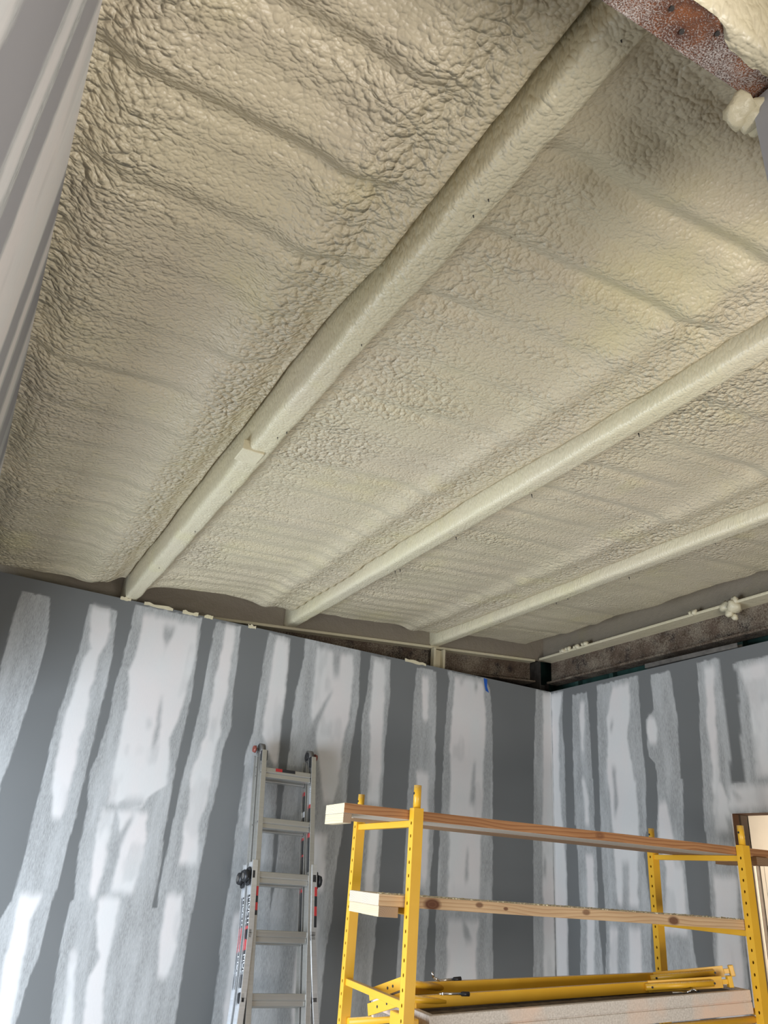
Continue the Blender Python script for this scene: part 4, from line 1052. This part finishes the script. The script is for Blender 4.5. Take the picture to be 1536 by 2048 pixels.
# two yellow guard-rail brackets thrown on the deck
def bracket(label, tube_a, tube_b, right_arm, left_a, left_b, clips):
    base = Vector((tube_a[0], tube_a[1], tube_a[2]))
    o = thing('guard_rail_bracket', label, 'bracket', ROOT @ sp(*base) - Vector((0, 0, 0.025)), YAW, 'guard rail brackets on the deck')
    off_ = base - Vector((0, 0, 0.025))
    def q(p): return Vector(p) - off_
    bm = bmesh.new(); add_bar(bm, q(tube_a), q(tube_b), 0.025, 0.046, bev=0.003)
    link('rail_tube', bm_mesh(bm), M['yellow'], o)
    a = q(tube_b) + Vector((-0.04, -0.012, 0.0)); b = q(right_arm)
    bm = bmesh.new(); add_bar(bm, a, b, 0.006, 0.048, bev=0.001)
    ap = link('arm_plate', bm_mesh(bm), M['yellow'], o)
    d = (b - a).normalized(); side = Vector((d.y, -d.x, 0)).normalized()
    bm = bmesh.new(); add_tube(bm, a + side * 0.016 - d * 0.02, a + (b - a) * 0.86 + side * 0.016, 0.014, 16)
    link('brace_tube', bm_mesh(bm), M['yellow'], o)
    for t_ in (0.02, 0.86):
        bm = bmesh.new(); c = a + (b - a) * t_ + side * 0.031
        add_tube(bm, c - side * 0.003, c, 0.005, 8); link('bolt', bm_mesh(bm), M['steel_dark'], o)
    # hook jaw
    bm = bmesh.new()
    add_bar(bm, b, b + d * 0.03, 0.010, 0.020, bev=0.001); add_bar(bm, b + d * 0.026, b + d * 0.048, 0.030, 0.048, bev=0.003)
    link('hook_jaw', bm_mesh(bm), M['yellow'], o)
    bm = bmesh.new(); a2 = q(left_a); b2 = q(left_b); add_bar(bm, a2, b2, 0.006, 0.046, bev=0.001)
    ap = link('arm_plate', bm_mesh(bm), M['yellow'], o)
    d2 = (b2 - a2).normalized(); n2 = Vector((d2.y, -d2.x, 0)).normalized()
    for t_ in (0.30, 0.45, 0.72):
        for sg in (-1, 1):
            bm = bmesh.new(); c = a2 + (b2 - a2) * t_; add_tube(bm, c + n2 * 0.0028 * sg, c + n2 * 0.0036 * sg, 0.006, 10)
            link('pin_hole', bm_mesh(bm), M['black'], o)
    bm = bmesh.new(); add_tube(bm, a2 + Vector((0.0, 0, 0.0)), q(tube_a) + Vector((0.14, 0, 0.005)), 0.014, 14)
    link('brace_tube', bm_mesh(bm), M['yellow'], o)
    for cl in clips:
        bm = bmesh.new()
        pts = [q(p) for p in cl]
        for p1, p2 in zip(pts[:-1], pts[1:]): add_tube(bm, p1, p2, 0.005, 8)
        link('latch', bm_mesh(bm), M['chrome'], o)
        bm = bmesh.new(); e = (pts[-1] - pts[-2]).normalized(); add_tube(bm, pts[-1], pts[-1] + e * 0.035, 0.009, 12)
        link('latch_knob', bm_mesh(bm), M['black'], o)
    return o
bracket('yellow guard-rail bracket lying farther back on the scaffold deck', (0.200, 0.35, -0.427), (1.549, 0.35, -0.352), (1.785, 0.16, -0.296),
        (0.120, 0.27, -0.396), (0.062, 0.50, -0.474), [[(0.290, 0.35, -0.362), (0.300, 0.35, -0.385), (0.33, 0.35, -0.394), (0.40, 0.35, -0.388)]])
bracket('yellow guard-rail bracket lying at the front of the scaffold deck', (0.150, 0.22, -0.460), (1.400, 0.22, -0.376), (1.700, 0.09, -0.334),
        (0.090, 0.20, -0.444), (0.048, 0.47, -0.526), [[(1.42, 0.12, -0.388), (1.50, 0.11, -0.384), (1.53, 0.10, -0.368), (1.55, 0.095, -0.378)],
        [(0.26, 0.22, -0.430), (0.27, 0.20, -0.425), (0.36, 0.20, -0.424)]])
# white saw dust and foam crumbs lying on the pine planks
bm = bmesh.new(); rnd = random.Random(9)
for k in range(420):
    s_ = rnd.uniform(-0.11, 1.88); w_ = rnd.choice([rnd.uniform(0.052, 0.09), rnd.uniform(0.055, 0.23)]); r_ = rnd.uniform(0.0015, 0.0045)
    p = Vector((s_, w_, 1.6 - 0.064 + r_ * 0.4))
    t = bmesh.new(); bmesh.ops.create_icosphere(t, subdivisions=1, radius=r_)
    for v in t.verts: v.co = Vector((v.co.x * rnd.uniform(0.7, 2.2), v.co.y, v.co.z)) + p
    me = bpy.data.meshes.new('tmp'); t.to_mesh(me); t.free(); bm.from_mesh(me); bpy.data.meshes.remove(me)
inv = Matrix.Translation((0.115, -0.143, -(1.6 - 0.1075)))
me = bm_mesh(bm); me.transform(inv)
tag(link('foam_crumbs', me, M['foam_joist'], pine), kind='stuff')
